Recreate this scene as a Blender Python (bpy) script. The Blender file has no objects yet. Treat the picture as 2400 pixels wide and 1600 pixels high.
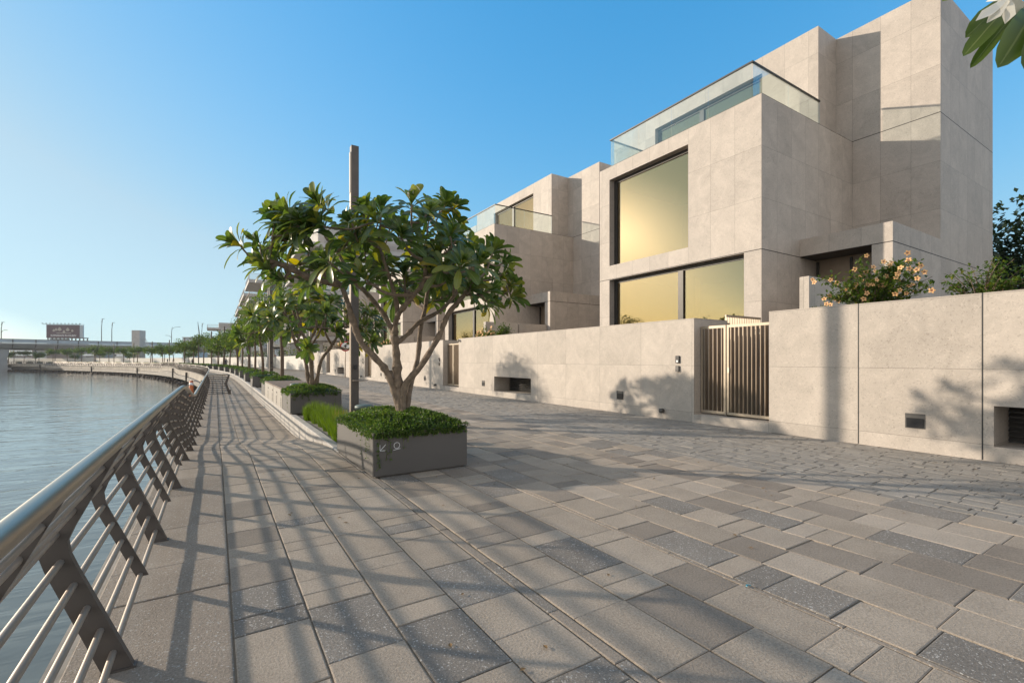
import bpy, bmesh, math, random
from math import sin, cos, pi, radians, sqrt, atan2
from mathutils import Vector, Matrix
S = bpy.context.scene
C = S.collection
V = Vector
# ------------------------------------------------------------------ camera, sky, sun, exposure
cam_d = bpy.data.cameras.new("camera"); cam = bpy.data.objects.new("camera", cam_d); C.objects.link(cam)
YAW = 32.3
cam.location = (0, 0, 1.5); cam.rotation_euler = (radians(90), 0, radians(-YAW))
cam_d.lens = 16.5; cam_d.sensor_width = 36; cam_d.shift_y = 0.0179; cam_d.clip_end = 5000; cam_d.clip_start = 0.05
S.camera = cam
SUN_AZ, SUN_EL = 44.2, 14.8          # degrees left of +Y (towards -X), elevation
sd = V((-sin(radians(SUN_AZ)) * cos(radians(SUN_EL)), cos(radians(SUN_AZ)) * cos(radians(SUN_EL)), sin(radians(SUN_EL))))
W = bpy.data.worlds.new("World"); S.world = W; W.use_nodes = True
wn = W.node_tree.nodes; wl = W.node_tree.links
bg = wn["Background"]
sky = wn.new("ShaderNodeTexSky"); sky.sky_type = 'NISHITA'; sky.sun_disc = False
sky.sun_elevation = radians(SUN_EL); sky.sun_rotation = radians(-SUN_AZ)
sky.air_density = 1.0; sky.dust_density = .45; sky.ozone_density = 2.6; sky.altitude = 0
bg.inputs[1].default_value = 0.15
def wmath(op, a, b):
    x = wn.new("ShaderNodeMath"); x.operation = op
    for i, v in enumerate((a, b)):
        if isinstance(v, (int, float)): x.inputs[i].default_value = v
        else: wl.new(v, x.inputs[i])
    return x.outputs[0]
FILL_GAIN = 1.7
# hazy coastal sky: the glow towards the sun is softened, the clear blue away from it kept
bw = wn.new("ShaderNodeRGBToBW"); wl.new(sky.outputs[0], bw.inputs[0])
fac = wmath('DIVIDE', 1.44, wmath('ADD', 1.0, wmath('MULTIPLY', bw.outputs[0], .46)))
vs_ = wn.new("ShaderNodeVectorMath"); vs_.operation = 'SCALE'; wl.new(sky.outputs[0], vs_.inputs[0]); wl.new(fac, vs_.inputs[3])
pale = wn.new("ShaderNodeVectorMath"); pale.operation = 'SCALE'; pale.inputs[0].default_value = (.78, .96, 1.08); wl.new(wmath('MULTIPLY', bw.outputs[0], fac), pale.inputs[3])
msk = wn.new("ShaderNodeMapRange"); msk.inputs[1].default_value = .9; msk.inputs[2].default_value = 4.0; msk.inputs[3].default_value = 0; msk.inputs[4].default_value = .8; wl.new(bw.outputs[0], msk.inputs[0])
mixp = wn.new("ShaderNodeMix"); mixp.data_type = 'RGBA'; wl.new(msk.outputs[0], mixp.inputs[0]); cool = wn.new("ShaderNodeVectorMath"); cool.operation = 'MULTIPLY'; cool.inputs[1].default_value = (.60, .97, 1.0); wl.new(vs_.outputs[0], cool.inputs[0])
wl.new(cool.outputs[0], mixp.inputs[6]); wl.new(pale.outputs[0], mixp.inputs[7])
hs_ = wn.new("ShaderNodeHueSaturation"); hs_.inputs["Saturation"].default_value = 1.12; # boosted warm aureole by the sun; neutral fill brightness added overhead and behind camera
mk2 = wn.new("ShaderNodeMapRange"); mk2.inputs[1].default_value = 8.5; mk2.inputs[2].default_value = 14; wl.new(bw.outputs[0], mk2.inputs[0])
warm = wn.new("ShaderNodeVectorMath"); warm.operation = 'SCALE'; wl.new(vs_.outputs[0], warm.inputs[0]); warm.inputs[3].default_value = 1.9
mixw = wn.new("ShaderNodeMix"); mixw.data_type = 'RGBA'; wl.new(mk2.outputs[0], mixw.inputs[0]); wl.new(mixp.outputs[2], mixw.inputs[6]); wl.new(warm.outputs[0], mixw.inputs[7])
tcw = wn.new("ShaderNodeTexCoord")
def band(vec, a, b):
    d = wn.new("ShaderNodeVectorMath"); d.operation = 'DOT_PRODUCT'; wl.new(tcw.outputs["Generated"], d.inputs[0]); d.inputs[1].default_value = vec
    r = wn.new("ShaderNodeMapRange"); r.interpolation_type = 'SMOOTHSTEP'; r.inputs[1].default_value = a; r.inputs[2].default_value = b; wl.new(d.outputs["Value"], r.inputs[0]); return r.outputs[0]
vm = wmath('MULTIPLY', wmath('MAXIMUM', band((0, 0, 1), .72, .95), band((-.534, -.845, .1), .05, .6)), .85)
sky_fill = wn.new("ShaderNodeVectorMath"); sky_fill.operation = 'SCALE'; sky_fill.inputs[0].default_value = (1.06, 1.0, .93); wl.new(wmath('MULTIPLY', wmath('MULTIPLY', bw.outputs[0], fac), FILL_GAIN), sky_fill.inputs[3])  # neutral brightness added to the unseen sky as fill light
mixv = wn.new("ShaderNodeMix"); mixv.data_type = 'RGBA'; wl.new(vm, mixv.inputs[0]); wl.new(mixw.outputs[2], mixv.inputs[6]); wl.new(sky_fill.outputs[0], mixv.inputs[7])
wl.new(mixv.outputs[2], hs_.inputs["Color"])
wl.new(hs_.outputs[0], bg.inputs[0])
sl = bpy.data.lights.new("sun", 'SUN'); sl.energy = 2.1; sl.angle = radians(.85); sl.color = (1.0, 0.86, 0.69)
so = bpy.data.objects.new("sun", sl); C.objects.link(so)
so.rotation_euler = sd.to_track_quat('Z', 'Y').to_euler(); so.location = (-60, 60, 40)
S.view_settings.view_transform = 'Standard'; S.view_settings.look = 'None'
S.view_settings.exposure = 1.33; S.view_settings.gamma = 1
S.cycles.use_denoising = True
S.cycles.sample_clamp_indirect = 4; S.cycles.sample_clamp_direct = 12; S.cycles.caustics_reflective = False; S.cycles.caustics_refractive = False
S.cycles.max_bounces = 8; S.cycles.transparent_max_bounces = 16
R_ = V((cos(radians(YAW)), -sin(radians(YAW)), 0)); F_ = V((sin(radians(YAW)), cos(radians(YAW)), 0))

# ------------------------------------------------------------------ materials
def mat(name, col=(.5, .5, .5), rough=.6, metal=0.0, spec=.5, noise=None, bump=None):
    """noise=(scale, amount) value variation; bump=(scale, strength, distance)"""
    m = bpy.data.materials.new(name); m.use_nodes = True
    n = m.node_tree.nodes; l = m.node_tree.links; b = n["Principled BSDF"]
    b.inputs["Base Color"].default_value = (*col, 1); b.inputs["Roughness"].default_value = rough
    b.inputs["Metallic"].default_value = metal; b.inputs["Specular IOR Level"].default_value = spec
    tc = n.new("ShaderNodeTexCoord")
    if noise:
        t = n.new("ShaderNodeTexNoise"); t.inputs["Scale"].default_value = noise[0]; t.inputs["Detail"].default_value = 6
        l.new(tc.outputs["Object"], t.inputs["Vector"])
        h = n.new("ShaderNodeHueSaturation"); h.inputs["Color"].default_value = (*col, 1)
        mr = n.new("ShaderNodeMapRange"); mr.inputs[1].default_value = .3; mr.inputs[2].default_value = .7
        mr.inputs[3].default_value = 1 - noise[1]; mr.inputs[4].default_value = 1 + noise[1]
        l.new(t.outputs["Fac"], mr.inputs[0]); l.new(mr.outputs[0], h.inputs["Value"]); l.new(h.outputs[0], b.inputs["Base Color"])
    if bump:
        t = n.new("ShaderNodeTexNoise"); t.inputs["Scale"].default_value = bump[0]; t.inputs["Detail"].default_value = 4
        l.new(tc.outputs["Object"], t.inputs["Vector"])
        bp = n.new("ShaderNodeBump"); bp.inputs["Strength"].default_value = bump[1]; bp.inputs["Distance"].default_value = bump[2]
        l.new(t.outputs["Fac"], bp.inputs["Height"]); l.new(bp.outputs[0], b.inputs["Normal"])
    return m

def MathN(n, l, op, a, b=None, c=None):
    x = n.new("ShaderNodeMath"); x.operation = op
    for i, v in enumerate((a, b, c)):
        if v is None: continue
        if isinstance(v, (int, float)): x.inputs[i].default_value = v
        else: l.new(v, x.inputs[i])
    return x.outputs[0]

def stone(name, col, pw, ph, u0, v0, black=None, jw=.005):
    m = bpy.data.materials.new(name); m.use_nodes = True
    n = m.node_tree.nodes; l = m.node_tree.links; b = n["Principled BSDF"]
    M = lambda op, a, b_=None, c=None: MathN(n, l, op, a, b_, c)
    tc = n.new("ShaderNodeTexCoord"); g = n.new("ShaderNodeNewGeometry")
    sp = n.new("ShaderNodeSeparateXYZ"); l.new(tc.outputs["Object"], sp.inputs[0])
    sn = n.new("ShaderNodeSeparateXYZ"); l.new(g.outputs["True Normal"], sn.inputs[0])
    isx = M('GREATER_THAN', M('ABSOLUTE', sn.outputs[0]), .5)
    mx = n.new("ShaderNodeMix"); l.new(isx, mx.inputs[0]); l.new(sp.outputs[0], mx.inputs[2]); l.new(sp.outputs[1], mx.inputs[3])
    u = M('DIVIDE', M('SUBTRACT', mx.outputs[0], u0), pw); v = M('DIVIDE', M('SUBTRACT', sp.outputs[2], v0), ph)
    def line(t, w):
        f = M('FRACT', t); d = M('MINIMUM', f, M('SUBTRACT', 1.0, f)); return M('LESS_THAN', d, w)
    j = M('MAXIMUM', line(u, jw / pw), line(v, jw / ph))
    cm = n.new("ShaderNodeCombineXYZ"); l.new(M('FLOOR', u), cm.inputs[0]); l.new(M('FLOOR', v), cm.inputs[1]); l.new(isx, cm.inputs[2])
    wn_ = n.new("ShaderNodeTexWhiteNoise"); l.new(cm.outputs[0], wn_.inputs["Vector"])
    # each slab has its own veining: shift the pattern per slab
    add = n.new("ShaderNodeVectorMath"); add.operation = 'ADD'; sc = n.new("ShaderNodeVectorMath"); sc.operation = 'SCALE'; sc.inputs[3].default_value = 7
    l.new(wn_.outputs["Color"], sc.inputs[0]); l.new(tc.outputs["Object"], add.inputs[0]); l.new(sc.outputs[0], add.inputs[1])
    n1 = n.new("ShaderNodeTexNoise"); n1.inputs["Scale"].default_value = 1.6; n1.inputs["Detail"].default_value = 9; n1.inputs["Roughness"].default_value = .68; n1.inputs["Distortion"].default_value = .9
    l.new(add.outputs[0], n1.inputs["Vector"])
    n2 = n.new("ShaderNodeTexNoise"); n2.inputs["Scale"].default_value = 34; n2.inputs["Detail"].default_value = 3; n2.inputs["Distortion"].default_value = .6
    l.new(add.outputs[0], n2.inputs["Vector"])
    n3 = n.new("ShaderNodeTexNoise"); n3.inputs["Scale"].default_value = 5; n3.inputs["Detail"].default_value = 8; n3.inputs["Distortion"].default_value = 2.4
    l.new(add.outputs[0], n3.inputs["Vector"])
    vein = M('MULTIPLY', M('LESS_THAN', M('ABSOLUTE', M('SUBTRACT', n3.outputs["Fac"], .5)), .010), .16)
    fleck = M('MULTIPLY', M('GREATER_THAN', n2.outputs["Fac"], .62), .18)
    val = M('ADD', .66, M('MULTIPLY', n1.outputs["Fac"], .68))
    val = M('ADD', val, M('MULTIPLY', M('SUBTRACT', wn_.outputs["Value"], .5), .15))
    val = M('ADD', M('SUBTRACT', val, fleck), vein)
    val = M('MULTIPLY', val, M('SUBTRACT', 1.0, M('MULTIPLY', j, .36)))
    for zb in (black or []):
        val = M('MULTIPLY', val, M('SUBTRACT', 1.0, M('MULTIPLY', M('LESS_THAN', M('ABSOLUTE', M('SUBTRACT', sp.outputs[2], zb)), .012), .85)))
    hs = n.new("ShaderNodeHueSaturation"); hs.inputs["Color"].default_value = (*col, 1); l.new(val, hs.inputs["Value"])
    l.new(hs.outputs[0], b.inputs["Base Color"]); b.inputs["Roughness"].default_value = .62; b.inputs["Specular IOR Level"].default_value = .35
    bp = n.new("ShaderNodeBump"); bp.inputs["Strength"].default_value = .25; bp.inputs["Distance"].default_value = .004
    l.new(M('SUBTRACT', n2.outputs["Fac"], M('MULTIPLY', j, 2.0)), bp.inputs["Height"]); l.new(bp.outputs[0], b.inputs["Normal"])
    return m

def paver(name, col, chips=0.0, var=.16):
    m = bpy.data.materials.new(name); m.use_nodes = True
    n = m.node_tree.nodes; l = m.node_tree.links; b = n["Principled BSDF"]
    M = lambda op, a, b_=None, c=None: MathN(n, l, op, a, b_, c)
    tc = n.new("ShaderNodeTexCoord"); at = n.new("ShaderNodeAttribute"); at.attribute_name = "tint"
    n1 = n.new("ShaderNodeTexNoise"); n1.inputs["Scale"].default_value = 2.2; n1.inputs["Detail"].default_value = 8; n1.inputs["Roughness"].default_value = .65
    n2 = n.new("ShaderNodeTexNoise"); n2.inputs["Scale"].default_value = 75; n2.inputs["Detail"].default_value = 5; n2.inputs["Roughness"].default_value = .7
    n3 = n.new("ShaderNodeTexNoise"); n3.inputs["Scale"].default_value = 330; n3.inputs["Detail"].default_value = 2
    for t in (n1, n2, n3): l.new(tc.outputs["Object"], t.inputs["Vector"])
    val = M('ADD', .70, M('MULTIPLY', n1.outputs["Fac"], .60))
    val = M('ADD', val, M('MULTIPLY', M('SUBTRACT', n2.outputs["Fac"], .5), 1.5))
    val = M('ADD', val, M('MULTIPLY', M('SUBTRACT', n3.outputs["Fac"], .5), 1.0))
    val = M('MULTIPLY', val, M('ADD', 1 - var, M('MULTIPLY', at.outputs["Fac"], 2 * var)))
    hs = n.new("ShaderNodeHueSaturation"); hs.inputs["Color"].default_value = (*col, 1); l.new(val, hs.inputs["Value"])
    out = hs.outputs[0]
    if chips:
        vo = n.new("ShaderNodeTexVoronoi"); vo.inputs["Scale"].default_value = 78
        nd = n.new("ShaderNodeTexNoise"); nd.inputs["Scale"].default_value = 45; l.new(tc.outputs["Object"], nd.inputs["Vector"])
        va = n.new("ShaderNodeVectorMath"); va.operation = 'MULTIPLY_ADD'; va.inputs[1].default_value = (.03, .03, .03); l.new(nd.outputs["Color"], va.inputs[0]); l.new(tc.outputs["Object"], va.inputs[2]); l.new(va.outputs[0], vo.inputs["Vector"])
        sc = n.new("ShaderNodeSeparateColor"); l.new(vo.outputs["Color"], sc.inputs[0])
        w2 = M('LESS_THAN', vo.outputs["Distance"], M('ADD', .10, M('MULTIPLY', sc.outputs[1], .32)))
        w2 = M('MULTIPLY', w2, M('LESS_THAN', sc.outputs[0], chips))
        mx = n.new("ShaderNodeMix"); mx.data_type = 'RGBA'; l.new(w2, mx.inputs[0]); l.new(out, mx.inputs[6]); mx.inputs[7].default_value = (.52, .49, .45, 1)
        out = mx.outputs[2]
    l.new(out, b.inputs["Base Color"]); b.inputs["Roughness"].default_value = .8; b.inputs["Specular IOR Level"].default_value = .3
    bp = n.new("ShaderNodeBump"); bp.inputs["Strength"].default_value = .8; bp.inputs["Distance"].default_value = .007
    l.new(n2.outputs["Fac"], bp.inputs["Height"]); l.new(bp.outputs[0], b.inputs["Normal"])
    return m

def leafmat(name, stops, transl=.3, rough=.38, mid=None, spec=.5):
    m = bpy.data.materials.new(name); m.use_nodes = True
    n = m.node_tree.nodes; l = m.node_tree.links; b = n["Principled BSDF"]
    at = n.new("ShaderNodeAttribute"); at.attribute_name = "tint"
    cr = n.new("ShaderNodeValToRGB"); e = cr.color_ramp.elements
    while len(e) < len(stops): e.new(.5)
    for i, (p, c) in enumerate(stops): e[i].position = p; e[i].color = (*c, 1)
    l.new(at.outputs["Fac"], cr.inputs[0]); col = cr.outputs[0]
    if mid:
        a2 = n.new("ShaderNodeAttribute"); a2.attribute_name = "across"
        lt = MathN(n, l, 'LESS_THAN', a2.outputs["Fac"], .07)
        mx = n.new("ShaderNodeMix"); mx.data_type = 'RGBA'; l.new(MathN(n, l, 'MULTIPLY', lt, .7), mx.inputs[0]); l.new(col, mx.inputs[6]); mx.inputs[7].default_value = (*mid, 1)
        col = mx.outputs[2]
    l.new(col, b.inputs["Base Color"]); b.inputs["Roughness"].default_value = rough; b.inputs["Specular IOR Level"].default_value = spec
    t = n.new("ShaderNodeBsdfTranslucent"); l.new(col, t.inputs[0])
    hs = n.new("ShaderNodeHueSaturation"); hs.inputs["Saturation"].default_value = 1.2; hs.inputs["Value"].default_value = 1.8; l.new(col, hs.inputs["Color"]); l.new(hs.outputs[0], t.inputs[0])
    ms = n.new("ShaderNodeMixShader"); ms.inputs[0].default_value = transl
    l.new(b.outputs[0], ms.inputs[1]); l.new(t.outputs[0], ms.inputs[2]); l.new(ms.outputs[0], n["Material Output"].inputs[0])
    return m

def glass(name, refl, tint, tcol, rough=.02, fk=1.0):
    m = bpy.data.materials.new(name); m.use_nodes = True
    n = m.node_tree.nodes; l = m.node_tree.links; n.remove(n["Principled BSDF"])
    g = n.new("ShaderNodeBsdfGlossy"); g.inputs["Color"].default_value = (*tint, 1); g.inputs["Roughness"].default_value = rough
    t = n.new("ShaderNodeBsdfTransparent"); t.inputs[0].default_value = (*tcol, 1)
    lw = n.new("ShaderNodeLayerWeight"); lw.inputs[0].default_value = .25
    f = MathN(n, l, 'ADD', refl, MathN(n, l, 'MULTIPLY', lw.outputs["Fresnel"], (1 - refl) * fk))
    ms = n.new("ShaderNodeMixShader"); l.new(f, ms.inputs[0]); l.new(t.outputs[0], ms.inputs[1]); l.new(g.outputs[0], ms.inputs[2])
    if fk == 1.0:   # dim rough second lobe added to spread the low sun into a soft glow
        g.inputs["Roughness"].default_value = 0.0; g2 = n.new("ShaderNodeBsdfGlossy"); g2.inputs["Color"].default_value = (.13, .11, .075, 1); g2.inputs["Roughness"].default_value = .27
        ms2 = n.new("ShaderNodeMixShader"); ms2.inputs[0].default_value = .14; l.new(g.outputs[0], ms2.inputs[1]); l.new(g2.outputs[0], ms2.inputs[2]); l.new(ms2.outputs[0], ms.inputs[2])
    if fk == 1.0:   # float glass is never quite flat
        tn = n.new("ShaderNodeTexNoise"); tn.inputs["Scale"].default_value = .7; tn.inputs["Detail"].default_value = 1; tcn = n.new("ShaderNodeTexCoord"); l.new(tcn.outputs["Object"], tn.inputs[0])
        bpn = n.new("ShaderNodeBump"); bpn.inputs["Strength"].default_value = .10; bpn.inputs["Distance"].default_value = .02; l.new(tn.outputs["Fac"], bpn.inputs["Height"]); l.new(bpn.outputs[0], g.inputs["Normal"])
    l.new(ms.outputs[0], n["Material Output"].inputs[0]); return m

STONE = stone("limestone cladding", (.465, .41, .36), .79, 1.43, 0, 4.56, black=(4.56, 8.86))
WALLST = stone("limestone wall slabs", (.47, .415, .36), 1.6, 1.12, .01, 1.36)
PAINT_W = mat("white plaster", (.60, .57, .52), .7, noise=(3, .05))
INT = mat("cream interior plaster", (.68, .60, .45), .8, noise=(2, .04))
CONC = mat("grey concrete", (.40, .38, .36), .8, noise=(4, .12), bump=(40, .3, .004))
PAVEF = mat("grey beige far paving", (.27, .235, .195), .85, noise=(.6, .15))
SLABC = mat("pale concrete slab", (.50, .475, .45), .75, noise=(1.5, .08))
BRONZE = mat("dark bronze metal", (.045, .04, .036), .45, .3, noise=(8, .1))
GATEM = mat("champagne painted metal", (.41, .345, .265), .42, .35, noise=(6, .05))
SLATM = mat("brown slat metal", (.26, .20, .145), .45, .3, noise=(6, .08))
LOUV = mat("grey louvre metal", (.10, .095, .09), .5, .3, noise=(9, .1))
STEEL = mat("brushed steel", (.43, .385, .33), .42, 1.0, noise=(2.5, .06), bump=(60, .06, .002))
RODM = mat("grey brown tube paint", (.36, .295, .24), .42, .3, noise=(5, .08))
FINM = mat("dark grey brown steel plate", (.105, .09, .08), .5, .2, noise=(4, .12), bump=(90, .08, .002))
PLANTER = mat("warm grey powder coat", (.108, .10, .093), .55, .0, noise=(1.2, .06), bump=(160, .05, .001))
PLIGHT = mat("light grey powder coat", (.38, .345, .30), .55, .0, noise=(1.2, .05))
KERB = mat("kerb stone", (.44, .41, .375), .8, noise=(3, .14), bump=(60, .3, .004))
SOIL = mat("gravelly soil", (.12, .09, .065), .95, noise=(30, .3), bump=(40, .8, .02))
JOINT = mat("sandy joint ground", (.26, .215, .165), .95, noise=(6, .2), bump=(80, .4, .004))
GRAVEL = mat("grey gravel", (.24, .215, .185), .95, noise=(25, .35), bump=(60, .9, .02))
WOOD = mat("weathered timber boards", (.17, .12, .09), .7, noise=(9, .2), bump=(40, .3, .003))
WHITE = mat("white print", (.8, .8, .8), .6)
BLACK = mat("black plastic", (.02, .02, .022), .4)
RED = mat("red sign paint", (.55, .03, .02), .45)
ORANGE = mat("orange buoy shell", (.62, .18, .06), .5, noise=(8, .1))
GREENG = mat("grey green cap paint", (.13, .17, .155), .5, noise=(8, .08))
BARK = mat("rough brown grey bark", (.225, .17, .125), .85, noise=(14, .35), bump=(38, 1.0, .02))
BARK2 = mat("brown tree bark", (.15, .105, .075), .9, noise=(14, .3), bump=(30, .8, .015))
QW = mat("stained pale quay concrete", (.36, .32, .27), .85, noise=(.9, .3), bump=(3, .4, .05))
QD = mat("dark wet quay base", (.055, .045, .036), .6, noise=(1.2, .3), bump=(4, .6, .1))
RUB = mat("brown rubble stone", (.05, .035, .026), .8, noise=(2, .5), bump=(2.5, 1, .3))
BRIDGEC = mat("grey bridge concrete", (.34, .34, .34), .7, noise=(.3, .08))
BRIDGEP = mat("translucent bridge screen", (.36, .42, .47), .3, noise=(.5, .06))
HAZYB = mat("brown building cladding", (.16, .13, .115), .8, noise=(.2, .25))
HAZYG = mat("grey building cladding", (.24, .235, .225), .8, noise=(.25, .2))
MAROON = mat("maroon poster print", (.085, .04, .05), .6, noise=(.2, .1))
SKIN = mat("skin", (.35, .22, .16), .6); CLOTH = mat("dark cloth", (.05, .05, .07), .9)
CYAN = mat("turquoise plastic", (.03, .30, .42), .4)
DRYLEAF = mat("dry brown leaf", (.20, .12, .05), .8, noise=(20, .4))
P_BEIGE = paver("sandy beige paver", (.395, .330, .265), var=.10)
P_GREY = paver("mid grey brown paver", (.29, .245, .202), var=.10)
P_CHIP = paver("speckled dark paver", (.245, .218, .19), chips=.5, var=.12)
P_PALE = paver("pale paver", (.42, .355, .29), var=.08)
P_COPE = paver("granite coping slab", (.325, .272, .222), chips=.3, var=.16)
P_BLOCK = paver("blue grey block paver", (.295, .27, .24), var=.10)
LEAF_F = leafmat("leathery plumeria leaf", [(0, (.040, .080, .022)), (.5, (.10, .145, .034)), (.86, (.24, .25, .05)), (1, (.52, .40, .05))], .36, .33, mid=(.22, .26, .10))
LEAF_S = leafmat("small tree leaf", [(0, (.045, .085, .018)), (.6, (.10, .155, .03)), (1, (.21, .22, .04))], .35, .5)
LEAF_G = leafmat("groundcover leaf", [(0, (.05, .10, .024)), (.6, (.125, .19, .045)), (1, (.24, .27, .07))], .35, .42)
LEAF_D = leafmat("dark evergreen leaf", [(0, (.014, .03, .012)), (1, (.05, .075, .022))], .2, .5)
GRASS = leafmat("fine green grass", [(0, (.07, .12, .015)), (.8, (.15, .22, .03)), (1, (.32, .24, .08))], .35, .5)
PETAL = mat("white petal", (.82, .79, .70), .6); PETALY = mat("yellow petal heart", (.75, .45, .06), .6)
PEACH = mat("peach petal", (.86, .50, .22), .6); PEACHD = mat("dark petal heart", (.25, .07, .05), .6)
TWIG = mat("green succulent twig", (.12, .13, .045), .6)
WIN = glass("bronze solar glass", .25, (1.0, .85, .56), (.78, .72, .52), .018)
BAL = glass("clear balustrade glass", .07, (.95, 1, 1), (.93, .97, .965), .01, .35)
WIN2 = glass("grey window glass", .4, (.9, .95, 1), (.5, .55, .55), .03)

# water
def water_mat():
    m = bpy.data.materials.new("canal water"); m.use_nodes = True
    n = m.node_tree.nodes; l = m.node_tree.links; b = n["Principled BSDF"]
    b.inputs["Base Color"].default_value = (.16, .165, .145, 1); b.inputs["Roughness"].default_value = .06; b.inputs["IOR"].default_value = 1.55; b.inputs["Specular Tint"].default_value = (1.0, .91, .78, 1)  # warm specular tint and raised IOR paint the sunward glow into reflections
    tc = n.new("ShaderNodeTexCoord"); mp = n.new("ShaderNodeMapping"); mp.inputs["Scale"].default_value = (.42, 1.1, 1); mp.inputs["Rotation"].default_value = (0, 0, radians(22))
    l.new(tc.outputs["Object"], mp.inputs[0])
    a = n.new("ShaderNodeTexNoise"); a.inputs["Scale"].default_value = 1.5; a.inputs["Detail"].default_value = 3; a.inputs["Distortion"].default_value = .5
    c = n.new("ShaderNodeTexNoise"); c.inputs["Scale"].default_value = .35; c.inputs["Detail"].default_value = 2
    l.new(mp.outputs[0], a.inputs[0]); l.new(mp.outputs[0], c.inputs[0])
    h = MathN(n, l, 'ADD', a.outputs["Fac"], MathN(n, l, 'MULTIPLY', c.outputs["Fac"], 2.0))
    bp = n.new("ShaderNodeBump"); bp.inputs["Strength"].default_value = .42; bp.inputs["Distance"].default_value = .10
    l.new(h, bp.inputs["Height"]); l.new(bp.outputs[0], b.inputs["Normal"]); return m
WATER = water_mat()

# ------------------------------------------------------------------ mesh helpers
class MB:
    def __init__(s, o=(0, 0, 0)):
        s.o = V(o); s.v = []; s.f = []; s.m = []; s.t = []; s.a = []
    def add(s, vs, fs, mi=0, tint=.5, across=None):
        k = len(s.v); s.v += [tuple(V(p) - s.o) for p in vs]; s.f += [tuple(i + k for i in f) for f in fs]; s.m += [mi] * len(fs)
        s.t += [tint] * len(vs); s.a += across if across else [1.0] * len(vs)
    def quad(s, a, b, c, d, mi=0, tint=.5): s.add([a, b, c, d], [(0, 1, 2, 3)], mi, tint)
    def box(s, x0, x1, y0, y1, z0, z1, mi=0, tint=.5):
        s.add([(x0, y0, z0), (x1, y0, z0), (x1, y1, z0), (x0, y1, z0), (x0, y0, z1), (x1, y0, z1), (x1, y1, z1), (x0, y1, z1)],
              [(0, 3, 2, 1), (4, 5, 6, 7), (0, 1, 5, 4), (1, 2, 6, 5), (2, 3, 7, 6), (3, 0, 4, 7)], mi, tint)
    def bbox(s, x0, x1, y0, y1, z0, z1, c=.01, mi=0, tint=.5):   # box with chamfered top and vertical edges
        P = lambda i, z: [(x0 + i, y0, z), (x1 - i, y0, z), (x1, y0 + i, z), (x1, y1 - i, z), (x1 - i, y1, z), (x0 + i, y1, z), (x0, y1 - i, z), (x0, y0 + i, z)]
        v = P(c, z0) + P(c, z1 - c) + [(x0 + c, y0 + c, z1), (x1 - c, y0 + c, z1), (x1 - c, y1 - c, z1), (x0 + c, y1 - c, z1)]
        f = [(i, (i + 1) % 8, 8 + (i + 1) % 8, 8 + i) for i in range(8)] + [(16, 17, 18, 19), tuple(range(7, -1, -1)),
             (8, 9, 17, 16), (10, 11, 18, 17), (12, 13, 19, 18), (14, 15, 16, 19), (9, 10, 17), (11, 12, 18), (13, 14, 19), (15, 8, 16)]
        s.add(v, f, mi, tint)
    def obox(s, c, ax, ay, az, mi=0, tint=.5):
        c = V(c); ax, ay, az = V(ax), V(ay), V(az)
        vs = [c + i * ax + j * ay + k * az for k in (-1, 1) for i, j in ((-1, -1), (1, -1), (1, 1), (-1, 1))]
        s.add(vs, [(0, 3, 2, 1), (4, 5, 6, 7), (0, 1, 5, 4), (1, 2, 6, 5), (2, 3, 7, 6), (3, 0, 4, 7)], mi, tint)
    def tube(s, pts, rad, n=8, mi=0, tint=.5, cap=True, wob=0, rng=None):
        pts = [V(p) for p in pts]; k = len(pts)
        if isinstance(rad, (int, float)): rad = [rad] * k
        up = None; rings = []
        for i, p in enumerate(pts):
            d = (pts[min(i + 1, k - 1)] - pts[max(i - 1, 0)]).normalized()
            if up is None: up = d.orthogonal().normalized()
            else: up = (up - d * up.dot(d)); up = up.normalized() if up.length > 1e-6 else d.orthogonal().normalized()
            w = d.cross(up)
            rings.append([p + (up * cos(2 * pi * j / n) + w * sin(2 * pi * j / n)) * rad[i] * (1 + (rng.uniform(-wob, wob) if wob else 0)) for j in range(n)])
        vs = [q for r in rings for q in r]
        fs = [(i * n + j, i * n + (j + 1) % n, (i + 1) * n + (j + 1) % n, (i + 1) * n + j) for i in range(k - 1) for j in range(n)]
        if cap: fs += [tuple(range(n - 1, -1, -1)), tuple(range((k - 1) * n, k * n))]
        s.add(vs, fs, mi, tint)
    def prism(s, prof, fr, t0, t1, mi=0):    # profile of (a,b) pairs; fr(a,b,t) -> point
        k = len(prof)
        vs = [fr(a, b, t0) for a, b in prof] + [fr(a, b, t1) for a, b in prof]
        s.add(vs, [tuple(range(k)), tuple(range(2 * k - 1, k - 1, -1))] + [(i, (i + 1) % k, k + (i + 1) % k, k + i) for i in range(k)], mi)
    def lathe(s, c, prof, n=16, mi=0):
        c = V(c); vs = [c + V((r * cos(2 * pi * j / n), r * sin(2 * pi * j / n), z)) for r, z in prof for j in range(n)]; k = len(prof)
        fs = [(i * n + j, i * n + (j + 1) % n, (i + 1) * n + (j + 1) % n, (i + 1) * n + j) for i in range(k - 1) for j in range(n)]
        fs += [tuple(range(n - 1, -1, -1)), tuple(range((k - 1) * n, k * n))]
        s.add(vs, fs, mi)
    def build(s, name, mats, parent=None, smooth=False):
        me = bpy.data.meshes.new(name); me.from_pydata(s.v, [], s.f)
        for m in (mats if isinstance(mats, (list, tuple)) else [mats]): me.materials.append(m)
        me.polygons.foreach_set("material_index", s.m)
        if smooth: me.polygons.foreach_set("use_smooth", [True] * len(s.f))
        for nm, arr in (("tint", s.t), ("across", s.a)):
            at = me.attributes.new(nm, 'FLOAT', 'POINT'); at.data.foreach_set("value", arr)
        me.update(); o = bpy.data.objects.new(name, me); C.objects.link(o)
        if parent: o.parent = parent
        else: o.location = s.o
        return o

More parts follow.
